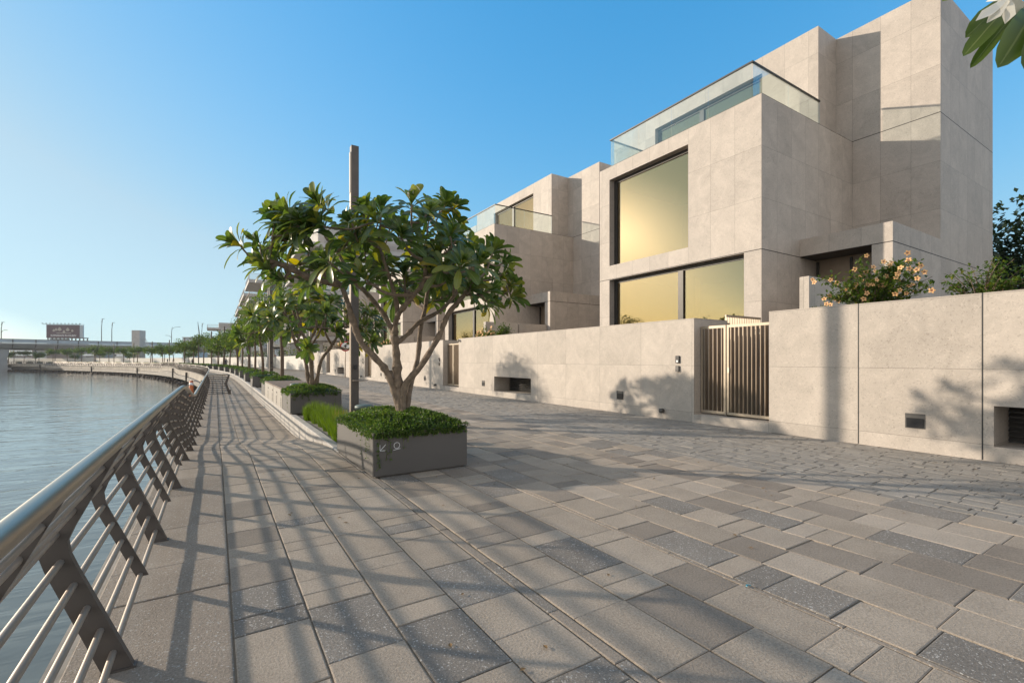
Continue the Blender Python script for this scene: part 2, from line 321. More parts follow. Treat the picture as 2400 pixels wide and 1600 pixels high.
def tag(o, label, cat, group=None):
    o["label"] = label; o["category"] = cat
    if group: o["group"] = group
    return o
def thing(name, label, cat, loc, group=None):
    o = bpy.data.objects.new(name, None); C.objects.link(o); o.location = loc; o.empty_display_size = .2
    return tag(o, label, cat, group)
def structure(o, kind="structure"): o["kind"] = kind; return o
def copy_tree(o, parent=None):
    c = o.copy(); C.objects.link(c)
    if parent: c.parent = parent
    for ch in list(o.children): copy_tree(ch, c)
    return c
ORD = ["first", "second", "third", "fourth", "fifth", "sixth", "seventh", "eighth", "ninth", "tenth", "eleventh", "twelfth", "thirteenth", "fourteenth", "fifteenth",
       "sixteenth", "seventeenth", "eighteenth", "nineteenth", "twentieth"]
ORD += ["twenty-" + w for w in ORD[:9]] + ["thirtieth"] + ["thirty-" + w for w in ORD[:9]] + ["fortieth"] + ["forty-" + w for w in ORD[:9]]

def panel(mb, c, y0, y1, z0, z1, holes, depth, mi=0, back=True):
    """vertical wall facing -X at x=c with rectangular openings (y0,y1,z0,z1), reveals 'depth' deep"""
    ys = sorted({y0, y1, *[h[0] for h in holes], *[h[1] for h in holes]}); zs = sorted({z0, z1, *[h[2] for h in holes], *[h[3] for h in holes]})
    for x in ((c, c + depth) if back else (c,)):
        for a, b in zip(ys, ys[1:]):
            for p, q in zip(zs, zs[1:]):
                my, mz = (a + b) / 2, (p + q) / 2
                if any(h[0] < my < h[1] and h[2] < mz < h[3] for h in holes): continue
                mb.quad((x, a, p), (x, a, q), (x, b, q), (x, b, p), mi)
    for h in holes:
        a, b, p, q = h; d = c + depth
        mb.quad((c, a, p), (d, a, p), (d, a, q), (c, a, q), mi); mb.quad((c, b, p), (c, b, q), (d, b, q), (d, b, p), mi)
        if q < z1: mb.quad((c, a, q), (d, a, q), (d, b, q), (c, b, q), mi)
        if p > z0: mb.quad((c, a, p), (c, b, p), (d, b, p), (d, a, p), mi)

# ------------------------------------------------------------------ the quay curve
CP = [(-.6, -60), (-.6, 0), (-.6, 25), (-.6, 50), (-1.0, 65), (-2.5, 85), (-5.5, 110), (-10.5, 136), (-17.5, 160), (-27, 184), (-46, 222), (-72, 264), (-125, 325), (-220, 400), (-420, 520)]
pts = CP
for _ in range(3):
    q = [pts[0]]
    for a, b in zip(pts, pts[1:]):
        q += [(a[0] * .75 + b[0] * .25, a[1] * .75 + b[1] * .25), (a[0] * .25 + b[0] * .75, a[1] * .25 + b[1] * .75)]
    pts = q + [pts[-1]]
QS = [(-60.0, V((pts[0][0], pts[0][1], 0)))]
for p in pts[1:]:
    v = V((p[0], p[1], 0)); d = (v - QS[-1][1]).length
    if d > 1e-6: QS.append((QS[-1][0] + d, v))
def Q(s, o=0, z=0):
    """point at distance s along the quay edge, o metres inland, height z"""
    lo, hi = 0, len(QS) - 1
    s = max(QS[0][0], min(QS[-1][0] - 1e-3, s))
    while hi - lo > 1:
        m = (lo + hi) // 2
        if QS[m][0] <= s: lo = m
        else: hi = m
    a, b = QS[lo], QS[hi]; t = (s - a[0]) / (b[0] - a[0]); p = a[1].lerp(b[1], t)
    def tan(i):
        i0, i1 = max(0, i - 1), min(len(QS) - 1, i + 1); return (QS[i1][1] - QS[i0][1]).normalized()
    d = tan(lo).lerp(tan(hi), t).normalized(); n = V((d.y, -d.x, 0))
    r = p + n * o; r.z = z; return r
def QD_(s): d = Q(s + .2) - Q(s - .2); return d.normalized()
WZ = [(-100, 0), (8, 0), (13.5, -.42), (112, -.42), (119, 0), (131, 0), (139, -.42), (236, -.42), (243, 0), (262, 0), (270, -.42), (900, -.42)]
def w(s):
    for (a, za), (b, zb) in zip(WZ, WZ[1:]):
        if a <= s <= b: t = (s - a) / (b - a); t = t * t * (3 - 2 * t); return za + (zb - za) * t
    return -.42
def frange(a, b, st):
    r = []; x = a
    while x < b - 1e-6: r.append(x); x += st
    return r + [b]
def strip(mb, ss, o0, o1, z0, z1, mi=0):
    for a, b in zip(ss, ss[1:]):
        f0 = z0 if callable(z0) else (lambda s: z0); f1 = z1 if callable(z1) else (lambda s: z1)
        mb.quad(Q(a, o0, f0(a)), Q(b, o0, f0(b)), Q(b, o1, f1(b)), Q(a, o1, f1(a)), mi)

# ------------------------------------------------------------------ ground, water, paving
SS = [-60, -20] + frange(-4, 20, .5) + frange(21, 60, 3) + frange(64, 540, 4)
g = MB()
ed = [tuple(Q(s, 2.42, -.013)) for s in SS]
ed += [(-420, 540, -.013), (-900, 900, -.013), (-900, 3000, -.013), (3000, 3000, -.013), (3000, -60, -.013)]
bm = bmesh.new(); bv = [bm.verts.new(p) for p in ed]; bf = bm.faces.new(bv); bmesh.ops.triangulate(bm, faces=[bf])
me = bpy.data.meshes.new("ground"); bm.to_mesh(me); bm.free(); me.materials.append(JOINT)
structure(bpy.data.objects.new("ground", me)); C.objects.link(bpy.data.objects["ground"])
m = MB(); strip(m, SS, 0.0, 2.42, lambda s: w(s) - .012, lambda s: w(s) - .012)
structure(m.build("walkway_base", JOINT))
m = MB(); m.quad((-1500, -200, -2.9), (400, -200, -2.9), (400, 1500, -2.9), (-1500, 1500, -2.9))
structure(m.build("water", WATER))

rp = random.Random(4)
def pave(mb, s0, s1, o0, o1, lens, wts, zf, gap=.0028, jit=.0028, pal=None, smax=None):
    s = s0 - rp.random() * lens[0]
    while s < s1:
        L = rp.choice(lens); e = s + L
        if e > s0:
            a = max(s, s0) + gap; b = min(e, s1) - gap; p, q = o0 + gap, o1 - gap
            if b - a > .03:
                mi = rp.choices(range(len(wts)), wts)[0]; t = rp.random(); c = .006
                h = [zf(a) + rp.uniform(-jit, jit), zf(b) + rp.uniform(-jit, jit)]; tl = rp.uniform(-jit, jit) * .7
                top = [Q(a + c, p + c, h[0]), Q(b - c, p + c, h[1]), Q(b - c, q - c, h[1] + tl), Q(a + c, q - c, h[0] + tl)]
                bot = [Q(a, p, zf(a) - .011), Q(b, p, zf(b) - .011), Q(b, q, zf(b) - .011), Q(a, q, zf(a) - .011)]
                mid_ = [Q(a, p, h[0] - .003), Q(b, p, h[1] - .003), Q(b, q, h[1] + tl - .003), Q(a, q, h[0] + tl - .003)]
                mb.add(top + mid_ + bot, [(0, 1, 2, 3)] + [(4 + i, 4 + (i + 1) % 4, (i + 1) % 4, i) for i in range(4)] + [(8 + i, 8 + (i + 1) % 4, 4 + (i + 1) % 4, 4 + i) for i in range(4)], mi, t)
        s = e
PM = [P_BEIGE, P_GREY, P_CHIP, P_PALE, P_COPE]
m = MB()
for s0, s1 in ((-3, 8), (8, 13.5), (13.5, 70)):
    pave(m, s0, s1, -.02, .68, [.55, .62, .9, 1.2], [0, 0, 0, 0, 1], w, jit=.003)
    for o0, o1 in zip([.685, 1.07, 1.465, 1.86], [1.065, 1.46, 1.855, 2.262]):
        pave(m, s0, s1, o0, o1, [.2, .2, .4, .4, .6, .6], [.76, .08, .09, .07, 0], w)
pave(m, -3, 8, 2.27, 2.35, [.55, .8], [0, .2, .8, 0, 0], w)
structure(m.build("walkway_paving", PM))
m = MB(); z0_ = lambda s: 0
for o0, o1 in ((2.36, 2.76), (2.765, 3.165), (3.17, 3.565)):
    pave(m, -3, 8, o0, o1, [.2, .2, .4, .4, .6, .6], [.76, .08, .09, .07, 0], z0_)
pave(m, -3, 62, 3.57, 3.615, [1.2, 1.5], [0, 0, 0, 0, 1], z0_, jit=.0005)
os_ = [3.62 + .398 * i for i in range(9)]
for i in range(8):
    pave(m, -3, 62, os_[i], os_[i + 1] - .004, [.2, .3, .4, .4, .5, .6], [.58, .20, .10, .12, 0], z0_, jit=.0048)
structure(m.build("street_paving", PM))
m = MB(); nb = 26; x0b = os_[8]; wb = (10.29 - x0b) / nb
for i in range(nb):
    pave(m, -3, 62, x0b + i * wb, x0b + (i + 1) * wb, [.262], [1], z0_, gap=.0032, jit=.0042)
structure(m.build("block_paving", [P_BLOCK]))
# plain slabs beyond
m = MB(); strip(m, frange(62, 420, 4), 2.6, 30, -.004, -.004); structure(m.build("far_pavement", PAVEF))
m = MB(); strip(m, frange(70, 420, 4), 0, 2.3, lambda s: w(s) - .002, lambda s: w(s) - .002); structure(m.build("far_walkway", PAVEF))

# kerb and planting strip
kz = lambda s: .03 if s > 9.3 else .006 + .024 * max(0, (s - 7.9) / 1.4)
def kerb(a, b, label):
    m = MB(Q(a, 2.3)); ss = frange(a, b, 1.0)
    # kerb stones: face, chamfer and top
    for p, q in zip(ss, ss[1:]):
        g_ = .004
        for (oa, za, ob, zb) in ((2.29, None, 2.29, -.012), (2.29, -.012, 2.302, 0), (2.302, 0, 2.43, 0)):
            A = lambda s, o, z: Q(s, o, (w(s) - .02) if z is None else kz(s) + z)
            m.quad(A(p + g_, oa, za), A(q - g_, oa, za), A(q - g_, ob, zb), A(p + g_, ob, zb))
    o = m.build("kerb", KERB); return structure(o)
kerb(7.95, 420, "")
m = MB(); strip(m, [s for s in SS if s >= 8], 2.43, 3.6, .004, .004); structure(m.build("planting_strip", GRAVEL))

# quay wall
t = thing("quay_wall", "long curved concrete quay wall above the water with pale top and dark base", "wall", Q(0, 0, -2.9))
ss = [-60, -20] + frange(-6, 60, 2) + frange(64, 540, 3)
m = MB(t.location); strip(m, ss, -.02, .02, lambda s: w(s) - .95, lambda s: w(s) - .01); strip(m, ss, .02, -.10, lambda s: w(s) - .01, lambda s: w(s) - .01)
strip(m, ss, -.10, -.10, lambda s: w(s) - .16, lambda s: w(s) - .01); strip(m, ss, -.10, -.02, lambda s: w(s) - .16, lambda s: w(s) - .16)
m.build("upper_face", QW, t)
m = MB(t.location); strip(m, ss, -.02, -.22, lambda s: w(s) - .95, lambda s: w(s) - 1.02); strip(m, ss, -.22, -.26, lambda s: w(s) - 1.02, -2.1)
m.build("wet_base", QD, t)
rq = random.Random(9)
m = MB(t.location)
for s in frange(30, 420, .8):
    for _ in range(2):
        r = rq.uniform(.25, .6); c = Q(s + rq.uniform(-.4, .4), -.5 - rq.uniform(0, .9), -2.75 + rq.uniform(-.1, .35))
        k = 6; vs = [c + V((r * cos(2 * pi * j / k) * rq.uniform(.7, 1.2), r * sin(2 * pi * j / k) * rq.uniform(.7, 1.2), -.5)) for j in range(k)]
        vs += [c + V((r * .6 * cos(2 * pi * j / k + .3), r * .6 * sin(2 * pi * j / k + .3), r * rq.uniform(.3, .6))) for j in range(k)]
        m.add(vs, [(j, (j + 1) % k, k + (j + 1) % k, k + j) for j in range(k)] + [tuple(range(k, 2 * k))])
structure(m.build("rubble", RUB, t), "stuff")
m = MB(t.location)
for s in (58, 96, 118, 160, 200, 243):
    p = Q(s, -.3, 0); d = QD_(s); nrm = V((d.y, -d.x, 0))
    m.obox((p.x, p.y, w(s) - 1.7), d * .10, nrm * .16, V((0, 0, 1.5)))
m.build("ladder_post", QD, t)

# ------------------------------------------------------------------ waterfront railing
def rail_pt(s, X, z): return Q(s, X + .6, w(s) + z)
LEG = [(-.335, .0), (-.45, .0), (-.646, .535), (-.665, .60)]         # outline, X at the straight quay and height
POST = [(-.335, 0), (-.455, 0), (-.655, .535), (-.690, .66), (-.655, .72), (-.455, 1.07), (-.385, 1.07), (-.478, .88), (-.555, .72), (-.578, .66), (-.570, .60), (-.545, .53)]
FIN = [(-.372, .085), (-.435, .085), (-.635, .55), (-.668, .66), (-.645, .71), (-.445, 1.06), (-.400, 1.06), (-.490, .88), (-.575, .72), (-.595, .66), (-.588, .60), (-.562, .53)]
LOWR = [(-.415, .095), (-.462, .215), (-.510, .335), (-.556, .455), (-.602, .570)]
UPR = [(-.617, .700), (-.560, .800), (-.507, .895), (-.458, .985)]
def railing(s0, s1, label, first=None, far=False):
    t = thing("waterfront_railing", label, "railing", rail_pt(s0, -.39, 0), "railings along the quay edge")
    st = (.35 if not far else 1.5); ss = frange(s0, s1, st)
    m = MB(t.location); m.tube([rail_pt(s, -.405, 1.10) for s in ss], .032, 14 if not far else 6); m.build("handrail", STEEL, t, True)
    for X, z in LOWR + UPR:
        m = MB(t.location); m.tube([rail_pt(s, X, z) for s in ss], .0155, 8 if not far else 5); m.build("rod", RODM, t, True)
    k = 0; s = first if first is not None else s0 + .2
    while s < s1 - .05:
        for prof, ds, th, nm in ((POST, 0, .022, "post"), (FIN, .95, .006, "fin")):
            if far and nm == "fin" or s + ds > s1 - .02: continue
            th_ = th if not far else .05
            m = MB(t.location); d = QD_(s + ds)
            m.prism(prof, lambda a, b, u: rail_pt(s + ds, a, b) + d * u, -th_, th_)
            if nm == "post" and not far:
                m.obox(rail_pt(s, -.395, .004), d * .03, V((d.y, -d.x, 0)) * .068, V((0, 0, .005)))
            m.build(nm, FINM, t)
        s += 1.9; k += 1
    return t
railing(-2.2, 31.0, "near brushed steel railing with kinked dark posts dipping where the walkway slopes down", first=1.05 - 1.9)
railing(31.3, 112, "curved stretch of railing beyond the barrier gate, above the pale quay wall", far=True)
railing(112.3, 236, "distant stretch of railing with a raised hump midway round the bend", far=True)
railing(236.3, 400, "farthest stretch of railing, towards the bridge pier", far=True)
# barrier across the walkway
s_b = 30.7; t = thing("barrier", "dark barrier panel standing across the walkway at the railing", "barrier", rail_pt(s_b, .2, 0))
m = MB(t.location); m.tube([rail_pt(s_b, -.42, 1.09), rail_pt(s_b, .62, 1.09)], .035, 8); m.build("handrail", STEEL, t, True)
for i in range(10):
    m = MB(t.location); z = .06 + i * .1; m.tube([rail_pt(s_b, -.5, z), rail_pt(s_b, .5 + abs(z - .55) * .25, z)], .02, 6); m.build("rod", FINM, t, True)
m = MB(t.location); m.prism([(.62, 0), (.74, 0), (.56, .6), (.70, 1.08), (.60, 1.1), (.44, .62)], lambda a, b, u: rail_pt(s_b + u, a, b), -.03, .03)
m.box(.62, .74, s_b - .05, s_b + .05, w(s_b), w(s_b) + .25); m.build("post", FINM, t)
for X in (-.1, .33):
    m = MB(t.location); m.tube([rail_pt(s_b, X, 0), rail_pt(s_b, X, 1.07)], .012, 6); m.build("strut", FINM, t, True)
# life buoy on the water side of the railing
c = rail_pt(24, -.86, .62); t = thing("life_buoy", "orange and white life buoy hung outside the railing in the dip", "life buoy", c)
for a0, a1, mt, nm in ((0, 2 * pi, ORANGE, "ring"),):
    m = MB(c); n_ = 28
    m.tube([c + V((0, cos(2 * pi * i / n_) * .36, sin(2 * pi * i / n_) * .36)) for i in range(n_ + 1)], .07, 10); m.build(nm, mt, t, True)
for k in range(4):
    m = MB(c); a = pi / 4 + k * pi / 2
    m.tube([c + V((0, cos(a + d) * .36, sin(a + d) * .36)) for d in (-.16, 0, .16)], .075, 10); m.build("band", WHITE, t, True)
m = MB(c); m.tube([c + V((.02, 0, .43)), c + V((.36, 0, .33))], .015, 6); m.build("hook", STEEL, t)

# ------------------------------------------------------------------ villas
def villa():
    o = (12.73, 7.26, 0)
    t = thing("villa", "", "house", o, "stone villas along the promenade")
    m = MB(o); H = [(9.64, 13.17, 5.08, 8.36), (7.77, 13.17, .6, 4.54)]
    panel(m, 12.73, 7.26, 13.7, 0, 8.86, H, .38)
    m.quad((12.73, 7.26, 0), (18.2, 7.26, 0), (18.2, 7.26, 8.86), (12.73, 7.26, 8.86)); m.quad((12.73, 13.7, 0), (18.2, 13.7, 0), (18.2, 13.7, 8.86), (12.73, 13.7, 8.86))
    m.quad((12.73, 7.26, 8.86), (13.11, 7.26, 8.86), (13.11, 13.7, 8.86), (12.73, 13.7, 8.86))
    m.quad((13.11, 7.26, 8.86), (18.2, 7.26, 8.86), (18.2, 7.64, 8.86), (13.11, 7.64, 8.86)); m.quad((13.11, 13.32, 8.86), (18.2, 13.32, 8.86), (18.2, 13.7, 8.86), (13.11, 13.7, 8.86))
    for y in (7.64, 13.32): m.quad((13.11, y, 8.49), (18.2, y, 8.49), (18.2, y, 8.86), (13.11, y, 8.86))
    m.build("front_block", STONE, t)
    m = MB(o)
    for z0, z1 in ((.3, .6), (4.62, 4.92), (8.2, 8.5)): m.box(13.13, 18.18, 7.65, 13.31, z0, z1)
    m.quad((13.12, 7.66, .6), (18.17, 7.66, .6), (18.17, 7.66, 8.2), (13.12, 7.66, 8.2)); m.quad((13.12, 13.3, .6), (18.17, 13.3, .6), (18.17, 13.3, 8.2), (13.12, 13.3, 8.2))
    m.quad((17.2, 7.66, .6), (17.2, 13.3, .6), (17.2, 13.3, 8.2), (17.2, 7.66, 8.2)); m.box(15.2, 15.5, 11.2, 11.6, .61, 4.61); m.box(14.6, 17.1, 9.0, 9.15, 4.93, 8.19)
    m.build("interior", INT, t)
    m = MB(o); m.box(18.2, 23.4, 4.98, 7.75, 0, 12.6); m.build("tower", STONE, t)
    m = MB(o); panel(m, 16.95, 7.75, 17.2, 8.3, 12.6, [(9.65, 14.6, 8.6, 12.0)], .3)
    m.quad((16.95, 7.75, 8.3), (18.2, 7.75, 8.3), (18.2, 7.75, 12.6), (16.95, 7.75, 12.6)); m.quad((16.95, 17.2, 8.3), (23.4, 17.2, 8.3), (23.4, 17.2, 12.6), (16.95, 17.2, 12.6))
    m.quad((16.95, 7.75, 12.6), (23.4, 7.75, 12.6), (23.4, 17.2, 12.6), (16.95, 17.2, 12.6)); m.quad((23.4, 7.75, 0), (23.4, 17.2, 0), (23.4, 17.2, 12.6), (23.4, 7.75, 12.6))
    m.quad((16.95, 13.72, 8.3), (23.4, 13.72, 8.3), (23.4, 17.2, 8.3), (16.95, 17.2, 8.3)); m.build("penthouse", STONE, t)
    m = MB(o); m.box(18.25, 23.35, 7.8, 17.1, 0, 8.28); m.box(17.6, 17.7, 8, 17, 8.55, 12.4); m.build("rear_block", STONE, t)
    m = MB(o); m.box(14.76, 18.2, 4.98, 7.255, 4.565, 5.08); m.build("canopy", STONE, t)
    m = MB(o); m.box(14.76, 18.2, 4.98, 5.44, 0, 4.56); m.build("porch_wall", STONE, t)
    m = MB(o); m.box(15.75, 15.83, 5.44, 7.255, .6, 4.56); d = m.build("door", SLATM, t)
    m = MB(o)
    for y in (5.5, 6.3, 7.2): m.box(15.70, 15.76, y - .03, y + .03, .6, 4.5)
    m.box(15.71, 15.76, 5.44, 7.25, 3.0, 3.06); m.build("door_frame", BRONZE, d)
    # windows
    def window(y0, y1, z0, z1, x, mull, gl=WIN, fw=.07):
        f = MB(o); wl_ = .16
        f.box(x, x + .08, y1 - wl_, y1, z0, z1); f.box(x, x + .08, y0, y0 + .04, z0, z1); f.box(x, x + .08, y0 + .04, y1 - wl_, z1 - fw * 1.6, z1); f.box(x, x + .08, y0 + .04, y1 - wl_, z0, z0 + .04)
        for a in mull: f.box(x - .03, x + .08, a - .10, a + .10, z0 + .04, z1 - fw * 1.6)
        fo = f.build("window", BRONZE, t); ys = [y0 + .04] + list(mull) + [y1 - wl_]
        for a, b in zip(ys, ys[1:]):
            p = MB(o); p.box(x + .03, x + .045, a + (.1 if a in mull else 0), b - (.1 if b in mull else 0), z0 + .04, z1 - fw * 1.6); p.build("pane", gl, fo)
    window(9.64, 13.17, 5.08, 8.36, 12.98, []); window(7.77, 13.17, .6, 4.54, 12.98, [10.1]); window(9.65, 14.6, 8.6, 12.0, 17.15, [12.3])
    # glass balustrade
    b = MB(o); yy = [7.72, 9.15, 10.55, 12.0, 13.42]
    for a, c in zip(yy, yy[1:]): b.box(13.04, 13.06, a + .01, c - .01, 8.87, 10.04)
    xx = [13.07, 15.0, 16.94]
    for y in (7.70, 13.43):
        for a, c in zip(xx, xx[1:]): b.box(a + .01, c - .01, y, y + .02, 8.87, 10.04)
    bo = b.build("balustrade", BAL, t)
    h = MB(o); h.box(13.025, 13.075, 7.685, 13.46, 10.04, 10.085); h.box(13.075, 16.95, 7.685, 7.735, 10.04, 10.085); h.box(13.075, 16.95, 13.41, 13.46, 10.04, 10.085); h.build("handrail", BRONZE, bo)
    return t
VP = 14.65
v0 = villa()
VL = ["nearest large stone villa at the right with the sun glowing in its upper window", "second stone villa, behind the big frangipani crown, with a glass balcony against the sky",
      "third stone villa, seen low between the frangipani stems", "fourth stone villa, mostly hidden behind the lamp column"]
for k in range(4):
    v = v0 if k == 0 else copy_tree(v0); v.location.y = 7.26 + VP * k; v["label"] = VL[k]
# divider walls in the front gardens
DL = ["short stone garden divider beside the peach flowered shrub", "stone garden divider in front of the second villa porch", "stone garden divider in front of the third villa porch", "stone garden divider in front of the fourth villa porch"]
for k in range(4):
    o = (12.9, 5.35 + VP * k, 0); m = MB(o); y = o[1]
    m.box(11.07, 12.95, y - .1, y + .1, 0, 3.35); m.box(13.01, 14.74, y - .1, y + .1, 0, 3.34); m.box(12.94, 13.02, y - .03, y + .03, 0, 3.3)
    tag(m.build("divider_wall", WALLST), DL[k], "wall", "stone dividers in the front gardens")

# ------------------------------------------------------------------ garden walls with gates
def garden_wall(off, length_lo):
    lo, hi = length_lo, 7.17 + off; o = (9.69, 5.37 + off, 0)
    t = thing("garden_wall", "", "wall", o, "stone garden walls along the street")
    gy0, gy1 = 5.37 + off, 7.17 + off; vy0, vy1 = -.6 + off, 2.05 + off
    m = MB(o); holes = [(gy0, gy1, .2, 2.5)] + ([(vy0, vy1, .22, .82)] if lo < vy0 else [])
    panel(m, 9.69, lo, hi, 0, 2.5, holes, .30)
    m.quad((9.69, lo, 2.5), (9.99, lo, 2.5), (9.99, gy0, 2.5), (9.69, gy0, 2.5))
    m.box(9.992, 11.0, gy1 - .0, gy1 + .25, 0, 2.5); m.box(9.992, 10.6, gy0 - .3, gy0, 0, 2.49)
    m.build("wall_slabs", WALLST, t)
    if lo < vy0:
        m = MB(o); d_ = 10.5
        for q in (((9.99, vy1, .22), (d_, vy1, .22), (d_, vy1, .82), (9.99, vy1, .82)), ((9.99, vy0, .22), (d_, vy0, .22), (d_, vy0, .82), (9.99, vy0, .82)), ((9.99, vy0, .22), (d_, vy0, .22), (d_, vy1, .22), (9.99, vy1, .22)), ((9.99, vy0, .82), (d_, vy0, .82), (d_, vy1, .82), (9.99, vy1, .82))): m.quad(*q)
        m.build("vent_recess", WALLST, t)
        m = MB(o); m.box(d_ - .012, d_ - .002, vy0 + .002, vy1 - .002, .222, .818)
        z = .27
        while z < .80: m.obox((d_ - .06, (vy0 + vy1) / 2, z), (.034, 0, .022), (0, (vy1 - vy0) / 2 - .01, 0), (-.003, 0, .005)); z += .075
        m.build("vent", LOUV, t)
    if off == 0:
        for yj in (3.77, 2.17):
            m = MB(o); m.box(9.6885, 9.6895, yj - .007, yj + .007, .01, 2.5); m.build("open_joint", BLACK, t)
    # gate
    x = 9.92; f = MB(o); a, b_, c, d = gy0 + .02, gy0 + 1.10, gy0 + 1.13, gy1 - .02
    for p, q in ((a, b_), (c, d)):
        f.box(x, x + .05, p, p + .05, .24, 2.30); f.box(x, x + .05, q - .05, q, .24, 2.30); f.box(x, x + .05, p + .05, q - .05, .24, .30); f.box(x, x + .05, p + .05, q - .05, 2.24, 2.30)
    go = f.build("gate", GATEM, t); s_ = MB(o)
    for p, q, n_ in ((a, b_, 10), (c, d, 5)):
        for i in range(n_):
            y = p + .05 + (q - p - .1) * (i + .5) / n_; s_.box(x + .003, x + .115, y - .009, y + .009, .30, 2.24)
    s_.build("slats", SLATM, go)
    s_ = MB(o); s_.tube([(x - .02, c - .015, .21), (x - .02, c - .015, .30)], .012, 8); s_.box(x - .025, x, c - .10, c - .06, 1.2, 1.32); s_.build("latch", STEEL, go)
    # wall fittings
    for yy in (2.97 + off, 9.60 + off - VP):
        if lo + .3 < yy:
            m = MB(o); m.box(9.682, 9.689, yy - .13, yy + .13, .38, .62); l_ = m.build("step_light", LOUV, t)
            m = MB(o); m.obox((9.675, yy, .47), (.004, 0, .002), (0, .11, 0), (-.004, 0, .075)); m.build("diffuser", BLACK, l_)
    yy = 7.63 + off - VP
    if lo + .1 < yy:
        m = MB(o); m.bbox(9.65, 9.689, yy - .055, yy + .055, 1.42, 1.60, .006); i_ = m.build("intercom", BLACK, t)
        m = MB(o); m.box(9.645, 9.651, yy - .03, yy + .02, 1.44, 1.49); m.build("button", WHITE, i_)
        m = MB(o); m.bbox(9.645, 9.689, yy - .05, yy + .05, 1.21, 1.35, .006); m.build("card_reader", LOUV, t)
        m = MB(o); y2 = 8.1 + off - VP; m.tube([(9.689, y2, .20), (9.60, y2, .20), (9.585, y2, .20)], [.06, .06, .045], 14); m.build("bulkhead_light", LOUV, t, True)
    m = MB(o); yy = gy0 - .12
    c_ = V((9.62, yy, 2.40)); m.lathe(c_ + V((0, 0, -.06)), [(.01, 0), (.05, .02), (.065, .06), (.06, .09), (.02, .11)], 12); m.box(9.62, 9.689, yy - .02, yy + .02, 2.36, 2.44)
    if off > 0: m.build("camera_dome", PLIGHT, t, True)
    return t
WLb = ["nearest garden wall, at the right edge, with the widest slatted gate", "garden wall between the first and second gates, with a recessed vent", "garden wall between the second and third gates, behind the frangipani stems",
       "garden wall between the third and fourth gates, behind the lamp column"]
for k in range(4):
    t = garden_wall(VP * k, 7.17 + VP * (k - 1) if k else -4.0); t["label"] = WLb[k]
m = MB((9.69, 55, 0)); m.box(9.69, 9.99, 51.13, 62, 0, 2.3); tag(m.build("garden_wall", WALLST), "plain low garden wall past the last gate, beside the apartment block", "wall", "stone garden walls along the street")
# slatted screen behind the first gate
t = thing("slatted_screen", "slatted metal screen standing in the passage behind the nearest gate", "screen", (11.3, 7.16, 0))
m = MB(t.location); m.box(11.02, 12.6, 7.2, 7.24, 2.60, 2.65); m.box(11.02, 12.6, 7.2, 7.24, .1, .15); m.build("frame", GATEM, t)
m = MB(t.location)
for i in range(15): m.box(11.04 + i * .107, 11.06 + i * .107, 7.19, 7.25, .15, 2.60)
m.build("slats", GATEM, t)
m = MB((11.9, 5.9, 0)); m.box(10.9, 12.6, 6.1, 6.3, 0, 1.35); tag(m.build("garden_plinth", WALLST), "low stone plinth seen through the bars of the nearest gate", "wall")
# raised beds behind the walls
for k in range(4):
    m = MB((10.5, 1 + VP * k, 0)); m.box(9.995, 11.0, -3.5 + VP * k, 4.9 + VP * k, .9, 2.28); structure(m.build("planting_bed", SOIL))

